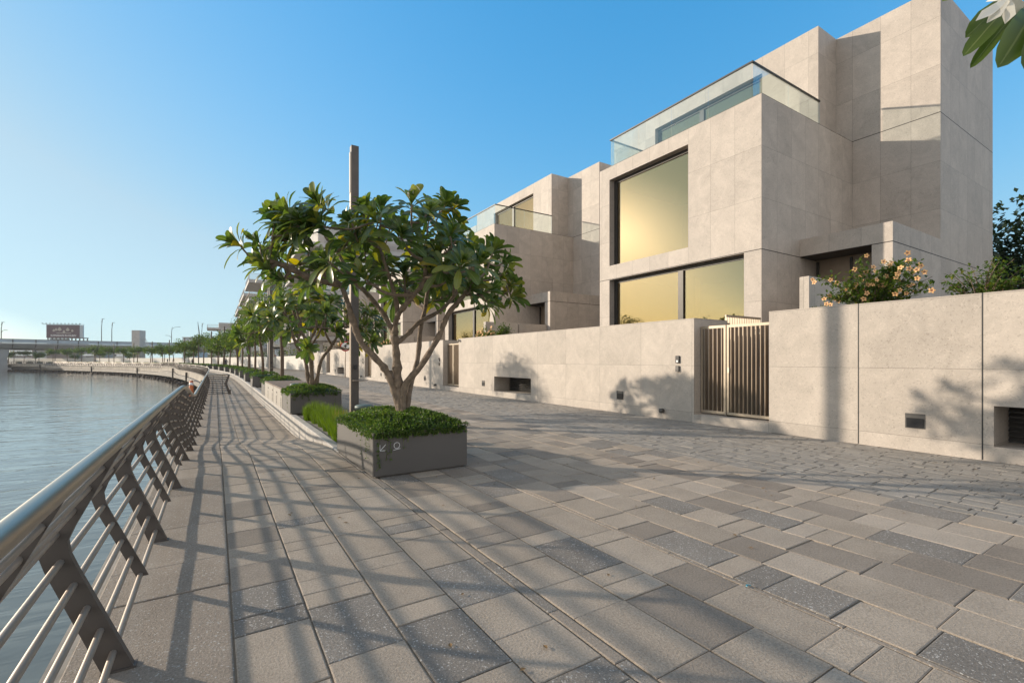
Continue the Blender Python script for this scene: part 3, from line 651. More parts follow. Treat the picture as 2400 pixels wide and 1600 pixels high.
# ------------------------------------------------------------------ planters, cabinets, grass
def leaf_blob(mb, c, d, L, wd, tint, rng, up=V((0, 0, 1)), fold=.2):
    d = d.normalized(); sdir = d.cross(up); sdir = sdir.normalized() if sdir.length > 1e-3 else d.orthogonal().normalized(); nn = sdir.cross(d)
    a = c; b = c + d * L * .5 + sdir * wd + nn * wd * fold; e = c + d * L - nn * L * .08; f = c + d * L * .5 - sdir * wd + nn * wd * fold
    mb.add([a, b, e, f], [(0, 1, 2), (0, 2, 3)], 0, tint)
def rdir(rng):
    z = rng.uniform(-1, 1); a = rng.uniform(0, 2 * pi); r = sqrt(1 - z * z); return V((r * cos(a), r * sin(a), z))
def groundcover(o, x0, x1, y0, y1, z, n, L, rng, trails=0):
    m = MB(o); xc, yc, hx, hy = (x0 + x1) / 2, (y0 + y1) / 2, (x1 - x0) / 2, (y1 - y0) / 2
    hgt = lambda u, v: .13 * (1 - u ** 4) * (1 - v ** 4) + .03 * sin(u * 7 + v * 5) + .02
    N = 12; base = [(xc + hx * .97 * u, yc + hy * .97 * v, z - .05 + hgt(u, v) * .75) for v in [i * 2 / N - 1 for i in range(N + 1)] for u in [j * 2 / N - 1 for j in range(N + 1)]]
    m.add(base, [(i * (N + 1) + j, i * (N + 1) + j + 1, (i + 1) * (N + 1) + j + 1, (i + 1) * (N + 1) + j) for i in range(N) for j in range(N)], 0, 0)
    def sprig(p, ax, k, Ls):
        for j in range(k):
            dd = (ax * rng.uniform(.2, 1) + rdir(rng) * .8); leaf_blob(m, p + ax * rng.uniform(0, Ls), dd, Ls * rng.uniform(.7, 1.2), Ls * .26, min(1, max(0, rng.gauss(.45, .25))), rng)
    for i in range(n):
        u, v = rng.uniform(-1, 1), rng.uniform(-1, 1)
        e = max(abs(u), abs(v)); sc = 1.035 if e > .9 else 1
        p = V((xc + hx * u * sc, yc + hy * v * sc, z - .03 + hgt(u, v)))
        sprig(p, V((u * .5, v * .5, 1 - .5 * e ** 3)).normalized(), 7, L)
    for i in range(int(n * .16)):      # sprigs spilling over the rim
        if rng.random() < .62: p = V((rng.uniform(x0, x1), y0 - .02, z + rng.uniform(-.05, .03))); ax = V((rng.uniform(-.4, .4), -.6, -.5))
        else: p = V((x0 - .02, rng.uniform(y0, y1), z + rng.uniform(-.05, .03))); ax = V((-.6, rng.uniform(-.4, .4), -.5))
        sprig(p, ax, 6, L)
    for i in range(trails):      # hanging runners over the front and left rims
        if rng.random() < .6: p = V((rng.uniform(x0, x1 - .05) if i % 3 else rng.uniform(x0, x0 + .5), y0 - .025, z)); 
        else: p = V((x0 - .025, rng.uniform(y0, y1), z))
        ln = rng.choice([.06, .1, .14, .2, .3, .42]); q = p.copy(); ps = [q.copy()]
        for k in range(int(ln / .03) + 1):
            q = q + V((rng.uniform(-.007, .007), rng.uniform(-.004, .002), -.03)); ps.append(q.copy())
            if rng.random() < .55:
                for _ in range(3): leaf_blob(m, q, V((rng.uniform(-1, 1), rng.uniform(-.7, 0) if True else 0, rng.uniform(-.7, .5))), L * .9, L * .24, rng.uniform(.2, .8), rng)
        m.tube(ps, .0016, 4, 0, .8)
    return m
rg = random.Random(21)
def planter(o, hx, hy, n, L, trails, h=.57, mark=False):
    x, y = o[0], o[1]; z = o[2]
    t = thing("planter_box", "", "planter", o, "rectangular planters beside the walkway")
    x0, x1, y0, y1 = x - hx, x + hx, y - hy, y + hy
    m = MB(o); th = .03; c = .006
    m.box(x0 + .04, x1 - .04, y0 + .04, y1 - .04, z, z + .03)
    for a in ((x0, x1, y0, y0 + th), (x0, x1, y1 - th, y1), (x0, x0 + th, y0 + th, y1 - th), (x1 - th, x1, y0 + th, y1 - th)): m.bbox(*a, z + .025, z + h, .005)
    m.box(x0 + th, x1 - th, y0 + th, y1 - th, z + .4 * h, z + h - .08); m.build("box", PLANTER, t)
    groundcover(o, x0 + .02, x1 - .02, y0 + .02, y1 - .02, z + h, n, L, rg, trails).build("groundcover", LEAF_G, t)
    if mark:
        m = MB(o); yf = y0 - .003
        def stroke(a, b, wd=.006):
            a, b = V((a[0], yf, a[1])), V((b[0], yf, b[1])); d = (b - a) / 2; n_ = V((-d.z, 0, d.x)).normalized() * wd / 2; m.obox((a + b) / 2, d, n_, V((0, .003, 0)))
        stroke((1.765, .345), (1.765, .42)); stroke((1.768, .345), (1.842, .345)); stroke((1.77, .35), (1.84, .42))
        m.build("arrow_mark", WHITE, t)
        m = MB(o); cx, cz, r = 1.985, .395, .038
        for i in range(20):
            a, b = 2 * pi * i / 20, 2 * pi * (i + 1) / 20; stroke((cx + r * cos(a), cz + r * sin(a)), (cx + r * cos(b), cz + r * sin(b)), .0055)
        stroke((1.94, .338), (2.03, .352)); m.build("pin_mark", WHITE, t)
    return t
p1 = planter((2.34, 6.97, 0), .66, 1.04, 2900, .038, 16, mark=True); p1["label"] = "nearest grey planter box with trailing green groundcover and a small arrow mark"
pm = planter((2.34, -1.2, 0), .66, .95, 250, .06, 6); pm["label"] = "planter box under the overhanging flower branch, outside the view"
p2 = planter((2.36, 14.7, .03), .66, .9, 700, .055, 10); p2["label"] = "second grey planter box, behind the green grass tufts and against the cabinets"
p3 = planter(tuple(Q(22.4, 2.97, .03)), .66, .85, 350, .065, 4); p3["label"] = "third planter box, just beyond the timber topped cabinets"
PL = {0: p1, 1: p2, 2: p3}
base = planter((0, 0, 0), .66, .85, 160, .09, 0); base_used = False
nP = 3
PS = [29.9, 37.4, 45, 53, 61, 69] + [69 + 8 * i for i in range(1, 26)]
for i, s in enumerate(PS):
    t = base if i == 0 else copy_tree(base)
    t.location = Q(s, 2.97, .03); d = QD_(s); t.rotation_euler.z = atan2(-d.x, d.y)
    t["label"] = f"{ORD[i + 3]} planter box counted along the walkway from the nearest one"
# cabinets with timber tops
def cabinet(y0, y1, label):
    x0, x1 = 1.70, 3.0; o = ((x0 + x1) / 2, (y0 + y1) / 2, -.42); t = thing("service_cabinet", label, "cabinet", o, "timber topped service cabinets")
    m = MB(o); m.box(x0 + .02, x1, y0 + .01, y1 - .01, -.42, .60); m.build("body", PLIGHT, t)
    m = MB(o); nb_ = 9
    for i in range(nb_):
        a = x0 - .01 + (x1 - x0 + .02) * i / nb_; m.bbox(a + .004, a + (x1 - x0 + .02) / nb_ - .004, y0 + .012, y1 - .012, .60, .645, .005)
    m.build("timber_top", WOOD, t)
    ym = (y0 + y1) / 2
    for a, b in ((y0 + .02, ym - .004), (ym + .004, y1 - .02)):
        m = MB(o); m.bbox(x0, x0 + .019, a, b, -.40, .59, .004); d = m.build("door", PLIGHT, t)
        m = MB(o)
        for i in range(12):
            for j in range(3): m.box(x0 - .004, x0 - .0005, a + .18 + j * .07, a + .22 + j * .07, -.25 + i * .05, -.225 + i * .05)
        m.build("louvre", BLACK, d)
        m = MB(o); m.box(x0 - .012, x0 - .001, a + .1, a + .14, .42, .47); m.build("handle", BLACK, d)
    return t
cabinet(15.66, 18.2, "nearer service cabinet with timber top, behind the second planter")
cabinet(18.24, 21.4, "farther service cabinet with timber top, before the third planter")
def vent_cap(p, label, h):
    m = MB(p); p = V(p); m.lathe(p, [(.05, 0), (.05, h - .09)], 14); m.lathe(p + V((0, 0, h - .09)), [(.13, 0), (.17, .015), (.17, .06), (.14, .08), (.05, .09)], 20)
    tag(m.build("vent_cap", GREENG, None, True), label, "vent cap", "round vent caps by the planters")
vent_cap((2.38, 9.0, 0), "round grey green vent cap behind the nearest planter", .66)
vent_cap((2.12, 15.95, .645), "round grey green vent cap on the nearer timber topped cabinet", .13)
# grass tufts
TL = ["nearest grass tuft, touching the nearest planter", "second grass tuft from the nearest planter", "third grass tuft from the nearest planter", "fourth grass tuft, with a dry brown patch", "fifth grass tuft from the nearest planter", "sixth grass tuft from the nearest planter", "farthest grass tuft, in front of the second planter"]
for i, lab in enumerate(TL):
    y = 8.35 + i * .70; c = V((2.14 + rg.uniform(-.05, .08), y, .004)); m = MB(c); hh = rg.uniform(.44, .56)
    for k in range(950):
        r = .27 * sqrt(rg.random()); a = rg.uniform(0, 2 * pi); p = c + V((r * cos(a), r * sin(a) * 1.2, 0))
        H = hh * rg.uniform(.7, 1.1) * sqrt(1 - .62 * (r / .27) ** 2); lean = V((cos(a), sin(a), 0)) * (.02 + r * .32) * rg.uniform(.3, 1.1) + V((rg.uniform(-.05, .05), rg.uniform(-.05, .05), 0))
        sd_ = V((rg.uniform(-1, 1), rg.uniform(-1, 1), 0)).normalized() * .0036
        tt = rg.uniform(.1, .75) if not (i == 3 and a > 4 and rg.random() < .5) else 1
        q1 = p + lean * .4 + V((0, 0, H * .55)); q2 = p + lean + V((0, 0, H))
        m.add([p - sd_, p + sd_, q1 + sd_, q1 - sd_, q2], [(0, 1, 2, 3), (3, 2, 4)], 0, tt)
    tag(m.build("grass_tuft", GRASS), lab, "grass", "green grass tufts between the first two planters")

# ------------------------------------------------------------------ lamp columns
def lamp():
    t = thing("lamp_column", "", "lamp post", (0, 0, 0), "square lamp columns along the promenade")
    m = MB(); a = .085
    m.bbox(-a, a, -a, a, .02, 6.5, .006); m.box(-.11, .11, -.11, .11, 0, .02); m.build("column", FINM, t)
    m = MB(); m.box(-a - .012, -a - .0005, -.06, .06, .1, 6.3); m.build("cover_strip", RODM, t)
    m = MB(); m.box(-a - .02, -a - .012, -.05, .05, 5.4, 6.35); m.build("lamp_lens", PLIGHT, t)
    m = MB(); m.lathe((.12, -.02, 1.0), [(.12, 0), (.2, .012), (.2, .025), (.02, .03)], 20); m.build("shelf", RODM, t)
    m = MB(); m.box(-.03, .03, -a - .05, -a - .001, 1.28, 1.38); m.build("socket", BLACK, t)
    m = MB(); m.box(-.05, .05, -a - .004, -a - .0005, .25, .75); m.build("access_panel", FINM, t)
    return t
l0 = lamp()
LS = [11.3, 30.6, 50, 66, 82, 98, 114, 130, 146, 162, 178, 194, 210, 226, 242, 258, 274, 290]
for i, s in enumerate(LS):
    t = l0 if i == 0 else copy_tree(l0); t.location = Q(s, 3.36 if s < 60 else 3.5, .0); d = QD_(s); t.rotation_euler.z = atan2(-d.x, d.y)
    t["label"] = "nearest tall square lamp column, rising through the big frangipani crown" if i == 0 else f"{ORD[i]} square lamp column counted along the promenade from the nearest"
# road sign
t = thing("road_sign", "round red and white prohibition sign on a thin pole by the garden wall", "sign", (9.2, 40.7, 0))
m = MB(t.location); m.tube([(9.2, 40.7, 0), (9.2, 40.7, 2.95)], .035, 8); m.build("pole", RODM, t, True)
cS = V((9.2, 40.64, 2.62)); nS = V((-.25, -.97, 0)).normalized()
def disc(c, r, th, n=24):
    u = nS.cross(V((0, 0, 1))).normalized(); m = MB(t.location); k = [c + (u * cos(2 * pi * i / n) + V((0, 0, 1)) * sin(2 * pi * i / n)) * r for i in range(n)]
    m.add(k + [p + nS * th for p in k], [tuple(range(n)), tuple(range(n, 2 * n))] + [(i, (i + 1) % n, n + (i + 1) % n, n + i) for i in range(n)]); return m
pl = disc(cS, .42, .02).build("sign_plate", RED, t); disc(cS + nS * .02, .33, .006).build("sign_face", WHITE, pl)
m = MB(t.location); u = nS.cross(V((0, 0, 1))).normalized(); m.obox(cS + nS * .034, u * .05, nS * .004, V((0, 0, .15))); m.obox(cS + nS * .036 + V((0, 0, .03)), u * .13, nS * .004, V((0, 0, .035))); m.build("pictogram", BLACK, pl)

# ------------------------------------------------------------------ frangipani trees
PROF = [(0, .07), (.12, .10), (.30, .50), (.55, .86), (.76, 1.0), (.90, .78), (.97, .42), (1, .0)]
def frangi_leaf(mb, T, D, A, L, wd, droop, tint, rng):
    D = D.normalized(); nn = A - D * A.dot(D)
    nn = nn.normalized() if nn.length > .05 else D.orthogonal().normalized()
    sdv = D.cross(nn).normalized(); vs = []; ac = []; curl = rng.uniform(.12, .38); tw = rng.uniform(-.25, .25)
    for t_, h in PROF:
        c = T + D * L * t_ - V((0, 0, droop * L * t_ * t_)) + nn * L * .12 * sin(t_ * 3)
        s2 = (sdv + nn * tw * t_).normalized()
        vs += [c - s2 * wd * h + nn * wd * h * curl, c, c + s2 * wd * h + nn * wd * h * curl]; ac += [1, 0, 1]
    fs = []
    for i in range(len(PROF) - 1):
        k = i * 3; fs += [(k, k + 1, k + 4, k + 3), (k + 1, k + 2, k + 5, k + 4)]
    mb.add(vs, fs, 0, tint, ac)
def whorl(mb, T, A, n, L, rng, old=.05):
    A = A.normalized(); e1 = A.orthogonal().normalized(); e2 = A.cross(e1); ph = rng.uniform(0, 6.28); mxp = rng.uniform(62, 108)
    for i in range(n):
        f = i / (n - 1); th = radians(10 + mxp * f + rng.uniform(-11, 11)); az = ph + i * 2.39996 + rng.uniform(-.2, .2)
        D = A * cos(th) + (e1 * cos(az) + e2 * sin(az)) * sin(th)
        tint = min(.86, max(0, rng.gauss(.52 - .22 * f, .22)))
        if f > .72 and rng.random() < old * 2.2: tint = rng.uniform(.88, 1)
        ll = L * rng.uniform(.78, 1.15) * (.62 + .38 * min(1, f * 2.2))
        frangi_leaf(mb, T - A * .07 * f, D, A, ll, ll * rng.uniform(.135, .175), rng.uniform(-.05, .12) + .12 * f, tint, rng)
def flower(mb, c, ax, r, rng):
    ax = ax.normalized(); e1 = ax.orthogonal().normalized(); e2 = ax.cross(e1); ph = rng.uniform(0, 6)
    for i in range(5):
        a = ph + i * 2 * pi / 5; d = e1 * cos(a) + e2 * sin(a); sd_ = ax.cross(d)
        mb.add([c, c + d * r * .55 + sd_ * r * .36 + ax * r * .22, c + d * r * 1.0 + sd_ * r * .16 + ax * r * .12, c + d * r * .95 - sd_ * r * .22 + ax * r * .10, c + d * r * .5 - sd_ * r * .30 + ax * r * .16], [(0, 1, 2, 3, 4)], 0)
        mb.add([c + ax * r * .05, c + d * r * .34 + sd_ * r * .14 + ax * r * .16, c + d * r * .34 - sd_ * r * .14 + ax * r * .16], [(0, 1, 2)], 1)
def smooth_path(ps, k=4):
    ps = [V(p) for p in ps]; out = []
    for i in range(len(ps) - 1):
        p0, p1, p2, p3 = ps[max(0, i - 1)], ps[i], ps[i + 1], ps[min(len(ps) - 1, i + 2)]
        for j in range(k):
            t = j / k; out.append(.5 * ((2 * p1) + (-p0 + p2) * t + (2 * p0 - 5 * p1 + 4 * p2 - p3) * t * t + (-p0 + 3 * p1 - 3 * p2 + p3) * t ** 3))
    return out + [ps[-1]]
def frangipani(name, label, base, stems, tips, L, nleaf, seed, flowers, sc=1.0, rot=0.0, group="frangipani trees in planters", R=R_, F=F_, grp=True):
    """stems: list of (points (a,b,z), r0, r1); tips: list of (a,b,z,axis) in tree axes a=R, b=F, metres above the base"""
    rng = random.Random(seed); o = V(base); t = thing(name, label, "tree", base, group)
    cr, sr = cos(rot), sin(rot); R2 = R * cr + F * sr; F2 = F * cr - R * sr
    X = lambda p: o + (R2 * p[0] + F2 * p[1] + V((0, 0, p[2]))) * sc
    m = MB(o); nodes = []
    for ps, r0, r1 in stems:
        pp = smooth_path([X(p) for p in ps], 5); k = len(pp)
        rad = [(r0 + (r1 - r0) * i / (k - 1)) * sc * (1 + .10 * sin(i * 1.9 + r0 * 90) + (.28 if rng.random() < .14 else 0)) for i in range(k)]
        m.tube(pp, rad, 10, wob=.06, rng=rng)
        for i in range(k): nodes.append((pp[i], rad[i], i / (k - 1)))
    ends = [nd for nd in nodes if (nd[0].z - o.z) > 1.05 * sc and nd[2] > .55]
    cc = o + V((0, 0, 1.5 * sc)); tl = []
    for a in tips:
        T = X(a); cand = ends + [(q, r, 1) for q, r in tl]
        best = min(cand, key=lambda nd: (nd[0] - T).length + 1.2 * max(0, nd[0].z - T.z + .08))
        q = best[0]; d = T - q; mid_ = q + d * .45 + V((d.x * .12, d.y * .12, -.10 * d.length)) ; r0 = min(best[1] * .85, .030 * sc)
        m.tube(smooth_path([q, mid_, T], 4), [r0 + (.012 * sc - r0) * i / 8 for i in range(9)], 7, wob=.06, rng=rng)
        tl.append((q.lerp(T, .6), .016 * sc)); 
    m.build("trunk", BARK, t, True)
    lf = MB(o); fl = MB(o); nf = 0
    for i, a in enumerate(tips):
        T = X(a); A = (T - cc); A.z = max(A.z * .8, .0) + .55; A = A.normalized() + rdir(rng) * .22
        whorl(lf, T, A, nleaf + rng.randint(-3, 3), L * sc, rng)
        if i in flowers:
            A = A.normalized(); fl = MB(o); st = T + A * .17 * sc
            for k in range(rng.randint(5, 9)): flower(fl, st + rdir(rng) * .075 * sc, (A + rdir(rng) * .9), .040 * sc, rng)
            fl.tube([T, st], .006 * sc, 5, 0, .7); fl.build("flower_cluster", [PETAL, PETALY], t)
    lf.build("crown", LEAF_F, t, True)
    return t
# the big tree: lateral a and height measured at the trunk's distance (7.14 m), depth added behind/before it
D0 = 7.14; K = 1100 / D0; PX0 = 942.6; ZB = .58
def im(cx, cy, b=0.0):
    u, v = cx / 2.851 + 500, cy / 2.851 + 400; s_ = (D0 + b) / D0
    return ((u - PX0) / K * s_ + 0.0, b, (1.5 + (843 - v) / K * s_) - ZB)
rt = random.Random(77)
stems = [
 ([(0.0, 0, -.1), im(1225, 1500), im(1165, 1340, -.05), im(1100, 1255, -.1), im(1010, 1150, -.15), im(960, 1010, -.2), im(910, 860, -.15), im(850, 760, 0), im(760, 700, .15), im(620, 610, .2)], 0.055, 0.030),
 ([(0.02, 0, -.1), im(1250, 1480), im(1235, 1350), im(1225, 1200), im(1210, 1090, .05)], 0.066, 0.052),
 ([im(1212, 1110, .05), im(1130, 970, .2), im(1000, 820, .3), im(900, 720, .35), im(820, 600, .45), im(760, 500, .5)], 0.042, 0.028),
 ([im(1212, 1110, .05), im(1235, 1010, -.1), im(1280, 950, -.3), im(1380, 850, -.5), im(1480, 740, -.6), im(1500, 600, -.7)], 0.042, 0.028),
 ([im(1255, 990, -.15), im(1260, 880, -.3), im(1240, 760, -.4), im(1200, 600, -.5), im(1150, 480, -.4)], .034, .02),
 ([im(1235, 1150), im(1290, 1090, .15), im(1350, 1010, .35), im(1470, 930, .6), im(1560, 810, .8), im(1640, 680, .9)], 0.036, 0.026),
 ([(0.05, .06, -.1), im(1300, 1490, .1), im(1340, 1260, .3), im(1350, 1050, .4), im(1370, 930, .5), im(1385, 760, .6), im(1400, 600, .7)], 0.044, 0.028),
 ([(0.04, -.03, -.1), im(1285, 1450, -.05), im(1400, 1310, -.12), im(1530, 1110, -.2), im(1600, 960, -.25), im(1690, 850, -.25), im(1800, 720, -.2)], 0.052, 0.030),
 ([im(1370, 930, .5), im(1250, 860, .9), im(1150, 760, 1.2), im(1050, 640, 1.4)], .03, .02),
 ([im(850, 760, 0), im(700, 720, -.35), im(560, 640, -.6), im(440, 600, -.7)], 0.050, 0.030),
]
TP = [(230, 510), (195, 455), (330, 575), (425, 330), (480, 275), (300, 690), (400, 610), (480, 690), (560, 500), (520, 420), (640, 330), (700, 270), (620, 430), (560, 340), (780, 205), (835, 180), (650, 560),
 (740, 470), (780, 350), (860, 330), (850, 440), (720, 600), (580, 700), (600, 640), (760, 690), (960, 420), (1000, 350), (1040, 240), (1020, 560), (940, 500), (1100, 215), (1190, 235), (1230, 290), (1120, 340), (1090, 430),
 (1060, 600), (1170, 600), (1250, 520), (1240, 420), (1330, 330), (1340, 440), (1320, 560), (1180, 680), (1320, 680), (1290, 740), (1400, 640), (1440, 560), (1440, 400), (1510, 180), (1560, 245), (1480, 300), (1450, 235), (1580, 430),
 (1640, 470), (1640, 400), (1560, 520), (1540, 640), (1690, 600), (1700, 690), (1640, 740), (1780, 480), (1830, 560), (1920, 500), (1960, 575), (1930, 640), (1850, 680), (1790, 750), (1720, 770), (1900, 760), (1950, 720), (1960, 800), (1850, 830), (1790, 850), (1600, 700), (1480, 720), (980, 640), (860, 560)]
tips = []
for i, (cx, cy) in enumerate(TP):
    a = abs((cx - 1160) / 2.851 / K) / 2.5; bm_ = 1.75 * sqrt(max(.05, 1 - a * a)); b = (rt.uniform(-.85, .45) if cy < 420 else rt.uniform(-.7, 1.1)) * bm_
    cx = cx + max(0, 420 - cx) * .35; tips.append(im(1160 + (cx - 1160) * .94 + rt.uniform(-15, 15), cy + 42, b))
for i in range(34):
    cx, cy = TP[rt.randrange(len(TP))]; a = abs((cx - 1160) / 2.851 / K) / 2.5; bm_ = 1.8 * sqrt(max(.05, 1 - a * a))
    tips.append(im(cx * .9 + 116 + rt.uniform(-70, 70), cy * .85 + 40 + rt.uniform(-40, 40), rt.uniform(-1, .7) * bm_))
bt = V((2.4, 6.95, ZB))
for X_, Y_, Z_ in ((3.1, 8.3, 2.75), (3.5, 8.1, 2.95), (3.9, 8.2, 2.8), (3.6, 8.6, 2.65), (4.1, 8.5, 2.95), (3.2, 8.8, 2.9), (4.2, 8.0, 3.05), (3.8, 8.8, 2.8), (2.9, 8.9, 2.7)):
    q = V((X_, Y_, Z_)) - bt; tips.append((q.dot(R_), q.dot(F_), q.z))
frangipani("frangipani_tree", "big multi stemmed frangipani tree with white flowers in the nearest planter", bt, stems, tips, .34, 18, 5, {1, 16, 34, 48, 35, 54, 41, 20})
# second tree, and the one whose branch hangs in at the top right
def generic_tree(seed, n, rx, zt, spread=.8):
    r = random.Random(seed); st = []; mains = []
    for k in range(4):
        a = k * pi / 2 + r.uniform(-.4, .4); q = spread * r.uniform(.8, 1.1)
        ps = [(0.02 * cos(a), .02 * sin(a), -.1), (.12 * cos(a), .12 * sin(a), .35), (.3 * q * cos(a), .3 * q * sin(a), .85), (.65 * q * cos(a), .65 * q * sin(a), 1.25), (1.0 * q * cos(a + .3), 1.0 * q * sin(a + .3), 1.7), (1.25 * q * cos(a + .2), 1.25 * q * sin(a + .2), 2.2)]
        st.append((ps, .06, .022)); st.append(([ps[3], (.5 * q * cos(a - .6), .5 * q * sin(a - .6), 1.65), (.7 * q * cos(a - .8), .7 * q * sin(a - .8), 2.2)], .034, .02))
    tp = []
    for i in range(n):
        a = r.uniform(0, 2 * pi); q = sqrt(r.random()); tp.append((rx * q * cos(a), rx * q * sin(a), zt - .3 - 1.0 * q * q + r.uniform(-.35, .35) - (.5 if r.random() < .35 else 0)))
    return st, tp
st, tp = generic_tree(3, 58, 1.85, 3.0)
frangipani("frangipani_tree", "second frangipani tree, smaller and darker, behind the lamp column", (2.4, 14.7, .6), st, tp, .36, 20, 8, {3, 9, 15, 22, 30}, 1.06, .6)
st, tp = generic_tree(12, 26, 1.7, 3.0)
tp = [q for q in tp if not (q[1] > .3 and abs(q[0]) < 1.5)]
# the visible hanging bunch: world (2.27,.45,2.65) etc.
bt3 = V((2.34, -1.2, .6))
def loc3(u, v, d):
    p = V((0, 0, 1.5)) + d * (F_ + R_ * ((u - 1200) / 1100) + V((0, 0, (843 - v) / 1100))); q = p - bt3
    return (q.dot(R_), q.dot(F_), q.z)
tp += [loc3(2560, -260, 1.9)]
t3 = frangipani("frangipani_tree", "frangipani branch with long leaves and one white flower hanging in at the top right corner", bt3, st, tp, .30, 17, 31, set(), 1.0, 0)
# its hanging leaves and flower near the lens
lf = MB(bt3); rl = random.Random(2)
T0 = bt3 + R_ * tp[-1][0] + F_ * tp[-1][1] + V((0, 0, tp[-1][2]))
def wp(u, v, d): return V((0, 0, 1.5)) + d * (F_ + R_ * ((u - 1200) / 1100) + V((0, 0, (843 - v) / 1100)))
for (u0, v0, u1, v1, d1, wd, tn) in ((2400, 10, 2262, 95, 1.72, .035, .5), (2385, 15, 2256, 138, 1.66, .030, .35), (2400, 20, 2274, 165, 1.78, .022, .45), (2410, 30, 2340, 120, 1.62, .020, .4), (2420, 20, 2335, 165, 1.60, .048, .4), (2430, 20, 2396, 168, 1.55, .040, .3), (2380, -10, 2208, 10, 1.75, .045, .6), (2350, -8, 2205, -4, 1.85, .03, .4)):
    a, b = wp(u0 + 4, v0 - 18, 1.75), wp(u1 - 2, v1 - 6, d1); D = b - a; frangi_leaf(lf, a, D, V((-.3, -.6, .5)), D.length, wd, .02, tn, rl)
lf.build("hanging_leaves", LEAF_F, t3, True)
tw = MB(bt3); e_ = wp(2418, -18, 1.74); tw.tube(smooth_path([T0, T0.lerp(e_, .5) + V((0, 0, .05)), e_], 4), [.018, .017, .016, .015, .014, .013, .013, .012, .012], 7); tw.build("hanging_twig", BARK, t3, True)
fl = MB(bt3); fc = wp(2365, -6, 1.62)
for k, (u, v) in enumerate(((2286, 50), (2312, 55), (2355, 57), (2335, 20), (2392, 35), (2310, 5))):
    tip = wp(u, v, 1.60 + .012 * k); d = tip - fc; sd_ = d.cross(F_).normalized() * .016; nn = -F_ * .012
    fl.add([fc, fc + d * .35 + sd_ * .7 + nn, fc + d * .75 + sd_ + nn * 1.5, tip, fc + d * .75 - sd_ + nn * .2, fc + d * .35 - sd_ * .7], [(0, 1, 2, 3, 4, 5)], 0)
fl.build("open_flower", PETAL, t3, True)

# ------------------------------------------------------------------ small leaved trees
def small_tree_mesh(o, h, rx, rz, nl, leaf, seed, mats=(BARK2, LEAF_S), trunk_r=.085, base_c=None):
    rng = random.Random(seed); o = V(o); tr = MB(o); zc = h - rz * .8
    top = o + V((rng.uniform(-.15, .15), rng.uniform(-.15, .15), zc - rz * .55))
    tr.tube(smooth_path([o + V((0, 0, -.05)), o + V((rng.uniform(-.06, .06), rng.uniform(-.06, .06), (zc - rz) * .55)), top], 4), [trunk_r * (1 - .35 * i / 8) for i in range(9)], 8, wob=.05, rng=rng)
    blobs = []
    for k in range(26):
        a = rng.uniform(0, 2 * pi); q = sqrt(rng.random()) * .92; zz = rng.uniform(-.7, .9) * sqrt(1 - q * q * .85)
        c = o + V((rx * q * cos(a), rx * q * sin(a), zc + rz * zz)); blobs.append((c, rng.uniform(.26, .46) * rx))
        if k < 9: tr.tube(smooth_path([top, top.lerp(c, .5) + V((0, 0, .1 * rz)), c], 3), [trunk_r * .5 * (1 - .75 * i / 6) for i in range(7)], 6)
    lf = MB(o)
    for i in range(nl):
        c, r = blobs[rng.randrange(len(blobs))]; d = rdir(rng); p = c + d * r * rng.random() ** .4
        p.z = c.z + (p.z - c.z) * .72
        leaf_blob(lf, p, (d + V((0, 0, -.25)) + rdir(rng) * .7), leaf * rng.uniform(.7, 1.3), leaf * .34, min(1, max(0, rng.gauss(.45, .22))), rng)
    return tr, lf
def small_tree(name, label, o, *a, group=None, cat="tree", **k):
    t = thing(name, label, cat, o, group); tr, lf = small_tree_mesh(o, *a, **k); mats = k.get("mats", (BARK2, LEAF_S)); tr.build("trunk", mats[0], t, True); lf.build("crown", mats[1], t); return t
TS = [22.4] + [q for q in PS if q < 100] + [104 + 11.5 * i for i in range(17)]
var = [small_tree("street_tree", "", (0, 0, 0), 3.75, 1.45, 1.0, 3900, .105, 51, group="small leaved trees along the walkway"), small_tree("street_tree", "", (0, 0, 0), 3.5, 1.35, .95, 3300, .11, 52, group="small leaved trees along the walkway"),
       small_tree("street_tree", "", (0, 0, 0), 3.6, 1.6, .95, 1500, .21, 53, group="small leaved trees along the walkway"), small_tree("street_tree", "", (0, 0, 0), 3.4, 1.5, .9, 1500, .21, 54, group="small leaved trees along the walkway")]
used = [False] * 4; rv = random.Random(6)
for i, s in enumerate(TS):
    k = (i % 2) if s < 60 else 2 + (i % 2)
    t = copy_tree(var[k]) if used[k] else var[k]; used[k] = True
    t.location = Q(s, 2.97 + (rv.uniform(-.1, .1)), .52); t.rotation_euler.z = rv.uniform(0, 6.28); z_ = rv.uniform(.92, 1.12) * (1 if s < 60 else 1.12 if s < 100 else 1.3); t.scale = (z_, z_, z_ * rv.uniform(.9, 1.12))
    t["label"] = "nearest small leaved street tree with a straight trunk, behind the second frangipani" if i == 0 else f"{ORD[i]} small leaved street tree counted along the promenade from the nearest"
# second inland row of trees far off
for i in range(9):
    s = 125 + i * 24; t = copy_tree(var[2 + i % 2]); t.location = Q(s, 9 + rv.uniform(-1.5, 1.5), 0); t.rotation_euler.z = rv.uniform(0, 6.28); z_ = rv.uniform(1.0, 1.35); t.scale = (z_, z_, z_)
    t["label"] = f"{ORD[i]} tree of the inland row before the white boundary wall, counted from the near end"; t["group"] = "inland row of trees by the boundary wall"
# dark tree behind the nearest villa, at the right edge
small_tree("garden_tree", "tall dark evergreen tree behind the nearest villa at the right edge", (36, 6.5, 0), 9.6, 4.6, 3.8, 5200, .34, 61, mats=(BARK2, LEAF_D), trunk_r=.22)
small_tree("garden_tree", "dark tree farthest right, beyond the end of the garden wall shrubs", (34, 0.5, 0), 7.2, 4.0, 2.8, 3800, .34, 62, mats=(BARK2, LEAF_D), trunk_r=.2)

